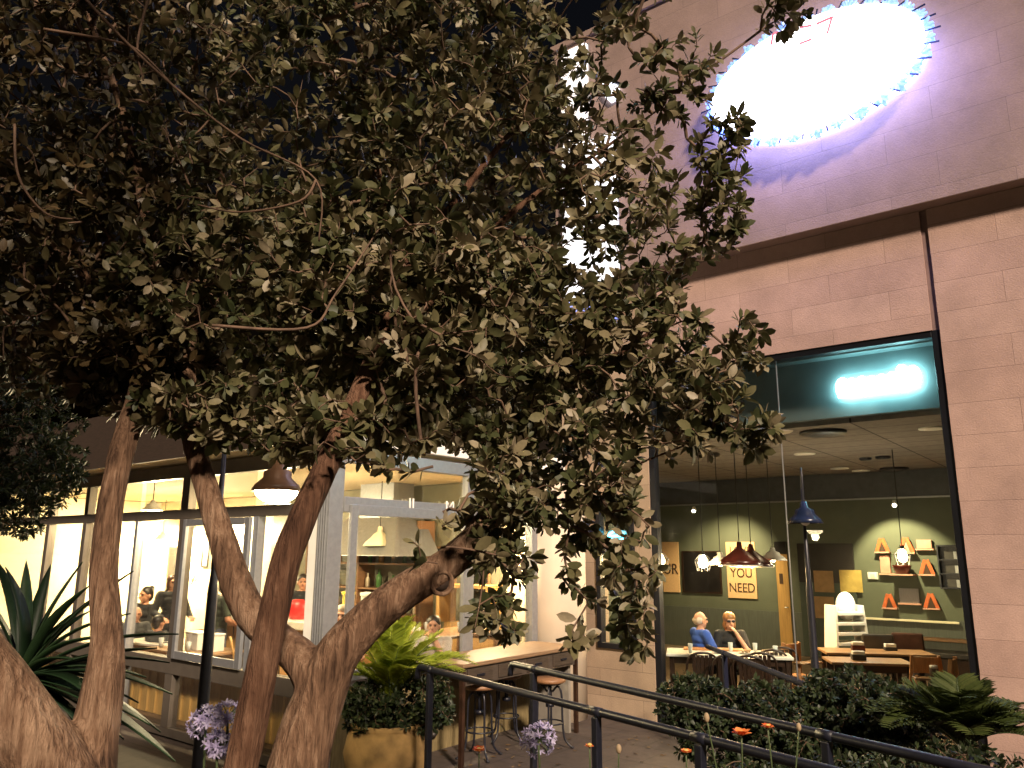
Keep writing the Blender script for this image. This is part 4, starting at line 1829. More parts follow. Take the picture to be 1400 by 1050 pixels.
# cafe furniture seen low through the glass
cg = 'wooden chairs inside the glazed cafe'
fc = None
for x, y, r_, lb in ((-9.2, -3.5, .3, 'wooden cafe chair under the seated man with dark hair'), (-8.0, -3.3, 2.6, 'wooden cafe chair behind the lamp post'),
                     (-6.9, -3.4, 1.2, 'wooden cafe chair low behind the middle trunk'), (-6.2, -3.7, -.6, 'wooden cafe chair nearest the white corner post'),
                     (-10.9, -3.2, .4, 'wooden cafe chair under the bald man')):
    if fc is None:
        fc = make_chair('cafe_chair', lb, W(x, y, .151), A+r_, M['panelwood'], cg)
    else:
        dup(fc, W(x, y, .151), A+r_, lb)
make_table('cafe_table', 'wooden cafe table with white boxes beside the man in green', W(-8.6, -3.75, .151), A, 1.3, .7, .74, M['wood'], M['panelwood'])
make_table('cafe_table', 'white-topped cafe table between the bald man and dark-haired guest', W(-9.75, -3.6, .151), A+.2, 1.1, .7, .75, M['tablewhite'], M['wood_mid'])
make_table('cafe_table', 'small wooden cafe table by the glass in front of the man resting his chin', W(-5.75, -1.75, .151), A, .8, 1.1, 1.0, M['wood'], M['wood_mid'])
for px, lb, w_ in ((270, 'flat white takeaway box left of the lamp post', .3), (292, 'tall white takeaway box right of the lamp post', .16)):
    l = fb(px, 885, -3.75)
    t = thing('takeaway_box', lb, 'box', W(l.x, -3.75, .893), A)
    b = MB()
    b.box(-w_/2, w_/2, -.1, .1, 0, .20)
    b.build('box', M['white'], t, bevel=.006)
    b = MB()
    b.box(-w_/2-.008, w_/2+.008, -.108, .108, .201, .222)
    b.build('lid', M['white'], t, bevel=.004)
# wooden partition low behind glass
t = cthing('wooden_partition', 'long honey wood partition screen inside the cafe below the windows', 'partition', -9.4, -4.20)
b = MB()
b.box(-3.6, 3.9, -.015, .03, 0, .60)
b.build('panel', M['screenwood_lit'], t)
b = MB()
for k in range(36):
    b.box(-3.58+.205*k, -3.49+.205*k, -.04, -.016, .01, .59)
b.build('slats', M['screenwood_lit'], t)
b = MB()
b.box(-3.62, 3.92, -.05, .05, .602, .64)
b.build('cap', M['wood'], t, bevel=.005)
# wall tv shelf behind person at right glass
t = cthing('shelf_cabinet', 'wooden open cabinet with a dark square niche behind the seated man', 'cabinet', -6.35, -.75)
b = MB()
b.box(-.5, .5, -.02, .2, 0, 1.0)
b.box(-.5, -.46, -.2, .2, 1.0, 1.5)
b.box(.46, .5, -.2, .2, 1.0, 1.5)
b.box(-.5, .5, -.2, .2, 1.5, 1.55)
b.build('carcass', M['panelwood'], t, bevel=.004)
b = MB()
b.box(-.1, .4, .12, .19, 1.05, 1.45)
b.build('niche', M['darkpic'], t)

# ------------------------------------------------------------------ table clutter
M['glassware'] = mat('pale_glass', (.55, .58, .55), .08, var=.05)
M['ceramic'] = mat('white_ceramic', (.75, .73, .68), .25, var=.04)
M['drink'] = mat('amber_drink', (.35, .13, .02), .1)


def plate(label, p, grp):
    t = thing('plate', label, 'plate', p, 0, grp)
    b = MB()
    b.lathe([(.001, 0), (.06, 0), (.11, .016), (.115, .02), (.06, .008), (.001, .007)], n=20)
    b.build('dish', M['ceramic'], t, True)
    b = MB()
    for k in range(7):
        a = rnd.uniform(0, 6.28)
        q_ = rnd.uniform(0, .05)
        b.ball((q_*math.cos(a), q_*math.sin(a), .024), (.022, .018, .016), 8, 6)
    b.build('food', M['paper2'], t, True)


def tumbler(label, p, grp, m):
    t = thing('glass', label, 'glass', p, 0, grp)
    b = MB()
    b.lathe([(.001, 0), (.026, 0), (.034, .12), (.031, .12), (.024, .008), (.001, .008)], n=14)
    b.build('cup', M['glassware'], t, True)
    b = MB()
    b.lathe([(.001, .009), (.023, .009), (.029, .085), (.001, .085)], n=14)
    b.build('drink', m, t, True)


def on_table(cx, cy, rz, dx, dy, z):
    v = Matrix.Rotation(rz, 2) @ Vector((dx, dy))
    return Vector((cx+v.x, cy+v.y, z))


c0 = W(tq.x, tq.y)
for k, (dx, dy) in enumerate(((-.1, -.1), (.25, -.05), (.5, .1))):
    plate(('plate of food on the white table nearest the man', 'plate of food in the middle of the white table', 'plate of food at the right end of the white table')[k], on_table(c0.x, c0.y, A+.45, dx, dy, .833), 'plates on the white table')
for k, (dx, dy) in enumerate(((.05, .12), (.38, .14), (.62, -.12), (-.5, -.15))):
    tumbler(('glass of drink before the blond woman', 'glass of drink right of the woman on the white table', 'glass at the far right corner of the white table', 'glass at the left end of the white table')[k], on_table(c0.x, c0.y, A+.45, dx, dy, .833), 'glasses on the white table', M['drink'])
c0 = W(-8.6, -3.75)
for k, (dx, dy) in enumerate(((-.5, -.2), (.45, .1), (.2, -.2))):
    tumbler(('glass on the cafe table left of the white boxes', 'glass on the cafe table right of the white boxes', 'glass in front of the tall white box')[k], on_table(c0.x, c0.y, A, dx, dy, .893), 'glasses on the cafe tables', M['drink'])
c0 = W(-9.75, -3.6)
plate('plate of food before the bald man in the cafe', on_table(c0.x, c0.y, A+.2, -.2, 0, .903), 'plates on the cafe tables')
plate('plate of food before the dark-haired guest in the cafe', on_table(c0.x, c0.y, A+.2, .25, -.1, .903), 'plates on the cafe tables')
c0 = W(-5.75, -1.75)
for k, (dx, dy) in enumerate(((-.2, -.3), (.1, .0), (-.05, .3), (.2, .35))):
    tumbler(('glass at the near end of the small cafe table', 'glass in the middle of the small cafe table', 'glass at the far end of the small cafe table', 'glass on the outer corner of the small cafe table')[k], on_table(c0.x, c0.y, A, dx, dy, 1.153), 'glasses on the cafe tables', M['drink'])
# bottles and dispenser jars on a side counter by the side glass
t = cthing('drinks_counter', 'drinks counter with lit glass dispensers seen through the cafe side glass', 'counter', -7.4, -2.0)
b = MB()
b.box(-.9, .9, -.3, .3, 0, .95)
b.build('body', M['panelwood'], t, bevel=.006)
b = MB()
b.box(-.95, .95, -.34, .34, .952, 1.0)
b.build('top', M['ceramic'], t, bevel=.006)
for k in range(4):
    x = -.6+.4*k
    tt = cthing('drinks_dispenser', 'tall glass drinks dispenser on the cafe drinks counter', 'dispenser', -7.4+x, -2.0, 1.152, 0, 'drinks dispensers in a row')
    b = MB()
    b.lathe([(.001, .0), (.10, 0), (.10, .06), (.085, .07), (.085, .40), (.10, .41), (.10, .45), (.001, .46)], n=18)
    b.build('jar', mat('yellow_drink', (.55, .42, .06), .12) if k % 2 else M['glassware'], tt, True)
    b = MB()
    b.tube([(0, -.10, .1), (0, -.15, .1), (0, -.15, .07)], .012, 6)
    b.build('tap', M['alu'], tt, True)
for k, (px, py) in enumerate(((392, 745), (520, 770), (690, 770))):
    pass
# framed menus on the cafe back wall
for k, x in enumerate((-15.6, -11.6, -7.3, -6.6)):
    t = cthing('menu_board', ('black menu board far left on the cafe back wall', 'black menu board left of the thin frame on the cafe wall', 'black menu board right of the cafe shelf', 'black menu board nearest the column')[k], 'menu board', x, -.315, 1.9)
    b = MB()
    b.box(-.25, .25, -.025, 0, -.32, .32)
    b.build('board', M['darkpic'], t, bevel=.004)
    b = MB()
    for e in ((-.28, -.25, -.35, .35), (.25, .28, -.35, .35), (-.25, .25, .32, .35), (-.25, .25, -.35, -.32)):
        b.box(e[0], e[1], -.035, 0, e[2], e[3])
    b.build('frame', M['wood'], t)

# ------------------------------------------------------------------ people
def person(label, head_at, yaw, shirt, hair, skin, seated=True, hair_style='short', pants=None, arms=None, lean=0.0, glasses=False, floor=0.0, sleeves='short', turn=0.0, tilt=0.0, scale=None):
    """local: faces -y. head_at: world point of head centre."""
    hz0 = 1.17 if seated else 1.58
    sc = scale or max(.86, min(1.12, (head_at.z-floor)/hz0))
    t = thing('person', label, 'person', (head_at.x, head_at.y, floor), yaw)
    t.scale = (sc,)*3
    dz = -.41 if seated else 0.0
    sh = Matrix.Rotation(lean, 4, 'X')

    def up(x, y, z):          # torso point leaning about the pelvis
        piv = Vector((0, 0, .95+dz))
        return piv + sh @ (Vector((x, y, z+dz))-piv)
    hipL, hipR = Vector((-.095, 0, .92+dz)), Vector((.095, 0, .92+dz))
    if seated:
        knL, knR = Vector((-.12, -.42, .50)), Vector((.13, -.42, .50))
        anL, anR = Vector((-.12, -.38, .08)), Vector((.13, -.40, .08))
    else:
        knL, knR = Vector((-.10, -.03, .49)), Vector((.10, -.01, .49))
        anL, anR = Vector((-.11, .02, .08)), Vector((.11, .03, .08))
    ar = arms or ((-.27, -.02, 1.13), (-.22, -.24, 1.05), (.27, -.02, 1.13), (.22, -.24, 1.05))
    elL, haL, elR, haR = [up(*a) for a in ar]
    shL, shR = up(-.175, .01, 1.40), up(.175, .01, 1.40)
    neck, head = up(0, .015, 1.44), up(0, -.01, 1.58)
    HR = Matrix.Rotation(turn, 3, 'Z') @ Matrix.Rotation(lean*.4+tilt, 3, 'X')
    b = MB()
    # torso
    for z, rx, ry in ((.93, .155, .105), (1.02, .145, .10), (1.12, .135, .095), (1.22, .15, .105), (1.31, .165, .11), (1.38, .14, .09)):
        b.ball(up(0, .0, z), (rx, ry, .095), 16, 10)
    b.cap(up(-.13, .01, 1.395), up(.13, .01, 1.395), .055, .055)
    b.cap(neck-Vector((0, 0, .04)), head-Vector((0, 0, .05)), .055, .05)
    for hp, kn, an in ((hipL, knL, anL), (hipR, knR, anR)):
        b.cap(hp, kn, .085, .055)
        b.cap(kn, an, .056, .036)
        b.cap(an+Vector((0, .02, -.035)), an+Vector((0, -.15, -.05)), .038, .028)
    for s_, e_, h_ in ((shL, elL, haL), (shR, elR, haR)):
        b.cap(s_, e_, .052, .04)
        b.cap(e_, h_, .040, .027)
        d = (h_-e_).normalized()
        side = d.cross(Vector((0, 0, 1)))
        if side.length < .1:
            side = Vector((1, 0, 0))
        side.normalize()
        nrm = side.cross(d)
        pal = h_+d*.05
        b.cap(h_+d*.02-side*.018, pal+d*.02-side*.022, .016, .015, 8)
        b.cap(h_+d*.02+side*.018, pal+d*.02+side*.022, .016, .015, 8)
        b.cap(h_+d*.02, pal+d*.02, .018, .017, 8)
        for k, (o_, l_) in enumerate(((-.030, .062), (-.010, .072), (.010, .068), (.029, .054))):
            f0 = pal+d*.02+side*o_
            f1 = f0+d*l_*.55-nrm*.008
            f2 = f1+d*l_*.40-nrm*.024
            b.cap(f0, f1, .0095, .0085, 8)
            b.cap(f1, f2, .0085, .0075, 8)
        sg_ = 1 if h_ is haL else -1
        f0 = h_+d*.03+side*.022*sg_
        b.cap(f0, f0+d*.03+side*.026*sg_, .011, .009, 8)
        b.cap(f0+d*.03+side*.026*sg_, f0+d*.058+side*.030*sg_-nrm*.01, .009, .008, 8)
    # head
    hh = lambda x, y, z: head+HR @ Vector((x, y, z))
    HM = HR
    b.ball(hh(0, .012, .02), (.077, .092, .10), 18, 12, HM)
    b.ball(hh(0, -.018, -.035), (.062, .070, .085), 16, 10, HM)
    b.ball(hh(0, -.060, -.095), (.026, .024, .020), 10, 8, HM)
    b.cap(hh(0, -.082, .015), hh(0, -.105, -.028), .010, .016, 8)
    b.ball(hh(-.078, .01, -.01), (.012, .022, .032), 8, 8, HM)
    b.ball(hh(.078, .01, -.01), (.012, .022, .032), 8, 8, HM)
    b.cap(hh(-.045, -.078, .028), hh(.045, -.078, .028), .011, .011, 8)
    me = remeshed(b, .0078, 2, 'body')
    link('body', me, skin, t, True, fixn=False)
    for s_ in (-1, 1):
        e = MB()
        e.ball(hh(s_*.031, -.079, .006), (.014, .010, .009), 10, 7, HM)
        e.build('eye', M['eye'], t, True)
    e = MB()
    e.ball(hh(0, -.088, -.058), (.024, .008, .008), 10, 6, HM)
    e.build('mouth', M['lip'], t, True)
    # hair
    if hair is not None:
        hb = MB()
        if hair_style == 'fringe':      # hair ring of a balding head
            hb.ball(hh(-.05, .045, .0), (.042, .065, .055), 12, 9, HM)
            hb.ball(hh(.05, .045, .0), (.042, .065, .055), 12, 9, HM)
            hb.ball(hh(0, .07, -.01), (.06, .045, .055), 12, 9, HM)
        else:
            hb.ball(hh(0, .025, .042), (.088, .098, .092), 18, 12, HM)
            hb.ball(hh(0, .060, -.01), (.078, .060, .085), 14, 10, HM)
            if hair_style in ('long', 'ponytail', 'bob'):
                for s_ in (-1, 1):
                    hb.ball(hh(s_*.068, .02, -.03), (.026, .055, .085), 10, 8, HM)
            if hair_style == 'bob':
                hb.ball(hh(0, .05, -.05), (.10, .075, .085), 14, 9, HM)
                hb.ball(hh(0, .02, .06), (.098, .108, .088), 14, 9, HM)
            if hair_style == 'ponytail':
                hb.ball(hh(0, .115, .04), (.03, .03, .03), 10, 8, HM)
                hb.cap(hh(0, .125, .03), hh(0, .16, -.12), .035, .04)
                hb.cap(hh(0, .16, -.12), hh(0, .14, -.34), .04, .018)
            if hair_style == 'bun':
                hb.ball(hh(0, .09, .10), (.045, .045, .042), 12, 8, HM)
        link('hair', remeshed(hb, .010, 2, 'hair'), hair, t, True, fixn=False)
    if glasses:
        e = MB()
        for s_ in (-1, 1):
            e.ball(hh(s_*.034, -.088, .010), (.028, .010, .020), 12, 8, HM)
            e.tube([hh(s_*.06, -.082, .014), hh(s_*.082, .005, .012)], .004, 6)
        e.tube([hh(-.01, -.093, .014), hh(.01, -.093, .014)], .004, 6)
        e.build('sunglasses', M['black'], t, True)
    # clothes
    g_ = .014
    c = MB()
    for z, rx, ry in ((.90, .165, .12), (.98, .157, .112), (1.05, .15, .108), (1.12, .147, .106), (1.22, .163, .117), (1.31, .178, .122), (1.38, .15, .10)):
        c.ball(up(0, 0, z), (rx, ry, .09), 16, 10)
    c.cap(up(-.13, .01, 1.395), up(.13, .01, 1.395), .067, .067)
    for s_, e_, h_ in ((shL, elL, haL), (shR, elR, haR)):
        if sleeves == 'long':
            c.cap(s_, e_, .068, .055)
            c.cap(e_, e_.lerp(h_, .93), .055, .042)
        else:
            c.cap(s_, s_.lerp(e_, .72), .068, .060)
    link('shirt', remeshed(c, .012, 2, 'shirt'), shirt, t, True, fixn=False)
    c = MB()
    c.ball((0, 0, .92+dz), (.17, .125, .11), 16, 10)
    for hp, kn, an in ((hipL, knL, anL), (hipR, knR, anR)):
        c.cap(hp, kn, .100, .072)
        c.cap(kn, an+Vector((0, 0, .02)), .072, .055)
    link('trousers', remeshed(c, .014, 2, 'trousers'), pants or M['cl_jean'], t, True, fixn=False)
    for an in (anL, anR):
        c = MB()
        c.cap(an+Vector((0, .03, -.035)), an+Vector((0, -.16, -.045)), .046, .036)
        link('shoe', remeshed(c, .012, 1, 'shoe'), M['shoe'], t, True, fixn=False)
    return t


CHIN_R = ((-.26, -.10, 1.12), (-.12, -.30, 1.08), (.20, -.24, 1.14), (.05, -.15, 1.42))
ONTAB = ((-.27, -.10, 1.13), (-.12, -.36, 1.10), (.27, -.10, 1.13), (.12, -.36, 1.10))

def at(px, py, yl):
    l = fb(px, py, yl)
    return W(l.x, l.y, l.z)


p = P(957, 848, 11.7)
person('bald man in a bright blue T-shirt sitting at the white table', p, A+2.5, M['cl_blue'], M['hair_grey'], M['skin1'], True, 'fringe', None, ONTAB, floor=.06)
p = P(998, 850, 11.7)
person('blond woman in black with sunglasses resting her chin on one hand', p, .0, M['cl_black'], M['hair_blond'], M['skin1'], True, 'bob', M['cl_black'], CHIN_R, -.05, True, floor=.06)
FZ = .151
person('bald man in a charcoal top seated behind the left cafe glass', at(186, 840, -3.6), A+1.2, M['cl_grey'], M['hair_grey'], M['skin2'], True, 'fringe', None, ONTAB, floor=FZ)
person('guest with short dark hair seated with his back against the cafe glass', at(216, 857, -3.72), A+3.4, M['cl_grey'], M['hair_dark'], M['skin2'], True, 'short', None, ONTAB, floor=FZ)
person('woman with a brown ponytail in black standing in the cafe', at(237, 797, -3.2), A+1.5, M['cl_black'], M['hair_brown'], M['skin1'], False, 'ponytail', M['cl_black'], None, -.06, floor=FZ, sleeves='long')
person('guest with dark hair in a bun half hidden behind the bald man', at(199, 822, -3.0), A+.2, M['cl_black'], M['hair_dark'], M['skin2'], True, 'bun', None, ONTAB, floor=FZ, scale=1.1)
person('man in a dark green shirt seen from behind beside the lamp post', at(303, 802, -3.3), A+2.9, M['cl_green'], M['hair_dark'], M['skin2'], False, 'short', None, None, .1, floor=FZ)
person('barista in black behind the white service counter', at(414, 796, -2.15), A+.9, M['cl_black'], M['hair_dark'], M['skin2'], False, 'short', M['cl_black'], None, -.12, floor=FZ)
p = P(467, 842, 10.0)
person('seated guest in a pale top just behind the white corner post', p, A+.7, M['cl_white'], M['hair_grey'], M['skin1'], True, 'short', None, ONTAB, floor=FZ)
p = P(592, 856, 9.75)
person('dark-haired man resting his chin behind the side glass above the counter', p, A+.6, M['cl_white'], M['hair_dark'], M['skin1'], True, 'short', None, CHIN_R, -.1, floor=FZ)

# ------------------------------------------------------------------ plants
def leaf_tris(wd=.22, fold=.05, droop=.10):
    ts = (.0, .22, .50, .78, 1.0)
    hw = (.0, .72*wd, wd, .78*wd, .0)
    vs = [(0, 0, 0)]
    for t_, h_ in list(zip(ts, hw))[1:4]:
        z = -droop*t_*t_
        vs += [(-h_, t_, z+fold*h_/wd), (0, t_, z), (h_, t_, z+fold*h_/wd)]
    vs.append((0, 1, -droop))
    f = [(0, 2, 1), (0, 3, 2)]
    for k in (1, 4):
        f += [(k, k+1, k+4), (k, k+4, k+3), (k+1, k+2, k+5), (k+1, k+5, k+4)]
    f += [(7, 8, 10), (8, 9, 10)]
    return np.array(vs, float), np.array(f, int)


def norm(v):
    return v/np.maximum(np.linalg.norm(v, axis=1, keepdims=True), 1e-9)


def scatter(tmpl, pos, dirs, nrm, size):
    vs, fs = tmpl
    n, k = len(pos), len(vs)
    d = norm(dirs)
    x = norm(np.cross(d, nrm))
    z = np.cross(x, d)
    s = np.asarray(size).reshape(-1, 1, 1)
    V = (x[:, None, :]*vs[None, :, 0:1]+d[:, None, :]*vs[None, :, 1:2]+z[:, None, :]*vs[None, :, 2:3])*s+pos[:, None, :]
    T = fs[None]+(np.arange(n)*k)[:, None, None]
    return V.reshape(-1, 3), T.reshape(-1, fs.shape[1])


def twig_tubes(p0, p1, r0, r1, n=5):
    d = norm(p1-p0)
    ref = np.where(np.abs(d[:, 2:3]) > .9, np.array([[1., 0, 0]]), np.array([[0, 0, 1.]]))
    s = norm(np.cross(d, ref))
    t_ = np.cross(d, s)
    a = np.arange(n)*2*np.pi/n
    ring = s[:, None, :]*np.cos(a)[None, :, None]+t_[:, None, :]*np.sin(a)[None, :, None]
    A_ = p0[:, None, :]+ring*r0[:, None, None]
    B_ = p1[:, None, :]+ring*r1[:, None, None]
    V = np.concatenate([A_, B_], 1).reshape(-1, 3)
    q = np.array([(k, (k+1) % n, n+(k+1) % n, n+k) for k in range(n)])
    T = q[None]+(np.arange(len(p0))*2*n)[:, None, None]
    return V, T.reshape(-1, 4)


def pxp(px, py, yd):
    return np.array(P(px, py, yd))


def ell(px, py, yd, rx, ry, rd, n):
    """n points in an ellipsoid given by its outline seen from the terrace and its real depth"""
    c_ = pxp(px, py, yd)
    k = yd/FP
    u = norm(nr.normal(size=(n, 3)))*(nr.random((n, 1))**(1/3))
    return c_+u*np.array([rx*k, rd, ry*k])


def grow(skel, tips, seed):
    """join every tip to the nearest wood already grown; returns nodes, parents"""
    nodes = [np.array(p) for p in skel]
    par = [-1]*len(nodes)
    arr = np.zeros((len(skel)+len(tips)*8, 3), dtype=np.float32)
    tips = np.asarray(tips, dtype=np.float32)
    arr[:len(skel)] = skel
    cnt = len(skel)
    dmin = np.min(np.linalg.norm(tips[:, None, :]-np.array(skel)[None, ::3], axis=2), axis=1)
    order = np.argsort(dmin)
    rg = np.random.default_rng(seed)
    ends, edir = [], []
    parent = np.full(len(arr), -1)
    for i in order:
        tp = tips[i]
        df = arr[:cnt]-tp
        d2 = np.einsum('ij,ij->i', df, df)
        j = int(np.argmin(d2))
        L_ = math.sqrt(d2[j])
        if L_ < .02:
            continue
        m = int(min(7, max(2, L_/.05)))
        p0 = arr[j]
        off_ = rg.normal(size=3)*L_*.10
        prev = j
        for k in range(1, m+1):
            t_ = k/m
            q_ = p0+(tp-p0)*t_+off_*math.sin(math.pi*t_)+np.array([0, 0, .06*L_*math.sin(math.pi*t_)])
            arr[cnt] = q_
            parent[cnt] = prev
            prev = cnt
            cnt += 1
        ends.append(prev)
    return arr[:cnt], parent[:cnt], np.array(ends)


def make_crown(root, skel, tips, leaf_m, twig_m, lsize, per, seed, wd=.21, spread=1.0, stalk=.07, woodr=.0016, cull=None):
    rg = np.random.default_rng(seed)
    nodes, par, ends = grow(skel, tips, seed)
    n = len(nodes)
    wgt = np.zeros(n)
    wgt[ends] = 1
    for i in range(n-1, len(skel)-1, -1):
        if wgt[i] == 0:
            wgt[i] = .3
        wgt[par[i]] += wgt[i]
    idx = np.arange(len(skel), n)
    rr = woodr*np.power(np.maximum(wgt, .5), .42)
    rr = np.minimum(rr, .016)
    V, T = twig_tubes(nodes[par[idx]], nodes[idx], np.minimum(rr[par[idx]], rr[idx]*1.25), rr[idx])
    tri_mesh('twigs', V, T, twig_m, root, smooth=True, off=root.location)
    # leaves: whorls at the tips and pairs down the last stretch
    pos, dr, nm, sz, tn = [], [], [], [], []
    ed = norm(nodes[ends]-nodes[par[ends]])
    for e, d in zip(ends, ed):
        k_ = int(rg.integers(per-2, per+3))
        a = nodes[e]
        b_ = nodes[par[e]]
        ref = np.cross(d, rg.normal(size=3))
        ref /= np.linalg.norm(ref)+1e-9
        oth = np.cross(d, ref)
        base_t = rg.random()
        ss = lsize*rg.uniform(.75, 1.25)
        for q_ in range(k_):
            an = q_*2.4+rg.uniform(-.3, .3)
            back = (q_/k_)
            tilt_ = rg.uniform(.45, .8)+.5*back
            side = ref*math.cos(an)+oth*math.sin(an)
            dv = d*math.cos(tilt_*spread)+side*math.sin(tilt_*spread)+np.array([0, 0, .10])
            pos.append(a-(a-b_)*min(.95, back*1.0)*1.0+side*.004)
            dr.append(dv)
            nv = d*math.sin(tilt_)-side*math.cos(tilt_)*.6+np.array([0, 0, .8])+rg.normal(size=3)*.35
            nm.append(nv)
            sz.append(ss*(.62+.38*back+rg.uniform(-.12, .12)))
            tn.append(min(1, max(0, .55*base_t+.45*rg.random())))
    V, T = scatter(leaf_tris(wd), np.array(pos), np.array(dr), np.array(nm), np.array(sz))
    tri_mesh('foliage', V, T, leaf_m, root, np.repeat(tn, 11), True, off=root.location)
    return len(pos)


M['bark'] = bark_mat('grey_brown_bark', (.050, .027, .016), (.175, .102, .062), (.35, .235, .155))
M['bark_red'] = bark_mat('red_brown_bark', (.036, .016, .009), (.110, .055, .032), (.21, .12, .075))
M['twig'] = mat('twig_bark', (.11, .065, .04), .8, var=.35, scale=30)
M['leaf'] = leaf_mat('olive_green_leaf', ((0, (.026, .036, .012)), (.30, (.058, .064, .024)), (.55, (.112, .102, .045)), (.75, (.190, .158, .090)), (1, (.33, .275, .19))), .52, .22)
M['leaf_shaded'] = leaf_mat('shaded_brown_leaf', ((0, (.018, .019, .007)), (.5, (.050, .040, .015)), (.85, (.090, .058, .024)), (1, (.18, .15, .09))), .5, .15)  # left crown's dimmer light put into darker, browner leaf colours
M['hedge'] = leaf_mat('dark_hedge_leaf', ((0, (.008, .015, .005)), (.6, (.020, .032, .011)), (1, (.045, .06, .022))), .5, .15)
M['palm'] = leaf_mat('green_palm_leaflet', ((0, (.022, .034, .008)), (.6, (.045, .062, .016)), (1, (.085, .10, .03))), .6, .2, .15)
M['yucca'] = leaf_mat('dark_sword_leaf', ((0, (.006, .016, .007)), (.6, (.013, .032, .012)), (1, (.028, .058, .022))), .5, .10, .25)
M['fern'] = leaf_mat('yellow_green_frond', ((0, (.16, .22, .02)), (.6, (.32, .38, .04)), (1, (.45, .48, .08))), .5, .45)
M['petal_blue'] = leaf_mat('lilac_petal', ((0, (.28, .24, .42)), (.6, (.42, .38, .58)), (1, (.60, .57, .72))), .5, .3)
M['petal_orange'] = leaf_mat('orange_petal', ((0, (.55, .07, .015)), (.6, (.75, .15, .03)), (1, (.85, .33, .08))), .5, .3)
M['stem'] = mat('green_stem', (.05, .075, .025), .6, var=.2)


def wob(me, amp, f=9.0, seed=0):
    """uneven wood surface: low frequency lumps plus long ridges"""
    from mathutils import noise
    me.update()
    for v in me.vertices:
        p_ = v.co
        nrm = v.normal
        a_ = noise.noise(Vector((p_.x*f, p_.y*f, p_.z*f*.35))+Vector((seed, 0, 0)))
        b_ = noise.noise(Vector((p_.x*f*5, p_.y*f*5, p_.z*f*.9))+Vector((0, seed, 0)))
        v.co = p_+nrm*(a_*amp+b_*amp*.45)


def limb(mb, spec, sub=6):
    p_, r_ = catmull([P(a, b_, c_) for a, b_, c_, d in spec], [s[3] for s in spec], sub)
    mb.tube(p_, r_, 14)
    for q_, rr in zip(p_[::2], r_[::2]):
        mb.ball(q_, rr*.99, 10, 7)
    return [np.array(v) for v in p_]


# ---- main tree: forked trunk plus a second stem
mt_base = P(400, 1330, 2.3)
mt = thing('broadleaf_tree', 'big olive-leaved tree with a forked, sawn-off pale trunk in front of the cafe', 'tree', (mt_base.x, mt_base.y, bed_z(mt_base.x, mt_base.y)))
b = MB()
s1 = limb(b, [(375, 1420, 2.3, .13), (395, 1130, 2.36, .094), (415, 1020, 2.38, .083), (438, 950, 2.4, .076), (462, 895, 2.4, .067), (500, 852, 2.42, .060), (548, 812, 2.44, .056), (596, 782, 2.47, .053), (634, 752, 2.5, .050), (665, 715, 2.52, .046), (705, 650, 2.6, .026), (735, 560, 2.7, .020)])
s2 = limb(b, [(440, 945, 2.4, .070), (418, 908, 2.42, .060), (388, 880, 2.44, .052), (352, 850, 2.46, .050), (326, 805, 2.48, .048), (306, 745, 2.5, .044), (286, 680, 2.52, .040), (266, 610, 2.55, .036), (256, 540, 2.6, .032), (262, 440, 2.7, .026), (290, 330, 2.85, .020), (310, 200, 3.0, .014)])
me = remeshed(b, .009, 4, 'trunk')
wob(me, .0035, 9)
link('trunk', me, M['bark'], mt, True, fixn=False)
me.transform(Matrix.Translation(-mt.location))
# sawn branch collar with dark hollow
cp = P(604, 797, 2.432)
toc = (CAM-cp).normalized()
qd = Vector((0, 0, 1)).rotation_difference((toc+Vector((.35, 0, -.1))).normalized()).to_matrix()
b = MB()
b.lathe([(.040, -.06), (.040, .004), (.037, .011), (.030, .012), (.027, .004), (.025, -.02), (.001, -.024)], cp-mt.location, 24, qd)
st_ = b.build('branch_collar', M['bark'], mt, True)
b = MB()
b.lathe([(.001, -.006), (.0262, -.006), (.020, -.019), (.001, -.022)], cp-mt.location, 20, qd)
b.build('hollow', M['brown'], st_, True)
b = MB()
s3 = limb(b, [(285, 1420, 2.1, .075), (318, 1120, 2.14, .044), (338, 1010, 2.16, .046), (358, 915, 2.17, .044), (374, 840, 2.18, .043), (392, 765, 2.2, .042), (418, 698, 2.22, .040), (445, 640, 2.26, .037), (482, 560, 2.35, .035), (520, 470, 2.45, .03), (560, 370, 2.6, .024), (620, 280, 2.75, .018), (690, 190, 2.9, .012)])
me = remeshed(b, .009, 4, 'stem')
wob(me, .003, 11, 3)
me.transform(Matrix.Translation(-mt.location))
link('trunk', me, M['bark_red'], mt, True, fixn=False)
b = MB()
s4 = limb(b, [(520, 470, 2.45, .02), (600, 400, 2.6, .017), (690, 300, 2.75, .014), (770, 240, 2.85, .011), (830, 200, 2.9, .008), (900, 150, 2.9, .005)])
s5 = limb(b, [(720, 600, 2.66, .02), (780, 530, 2.7, .016), (850, 480, 2.75, .012), (930, 430, 2.8, .007)])
s6 = limb(b, [(560, 370, 2.6, .018), (520, 250, 2.8, .014), (500, 120, 3.0, .010), (480, -60, 3.1, .006)])
s7 = limb(b, [(660, 712, 2.52, .016), (720, 690, 2.55, .012), (790, 680, 2.6, .009), (860, 640, 2.65, .006), (960, 600, 2.7, .004)])
me = remeshed(b, .006, 2, 'limbs')
me.transform(Matrix.Translation(-mt.location))
link('limbs', me, M['bark_red'], mt, True, fixn=False)
sk_main = np.array(s2[-30:]+s3[-38:]+s1[-16:]+s4+s5+s6+s7)
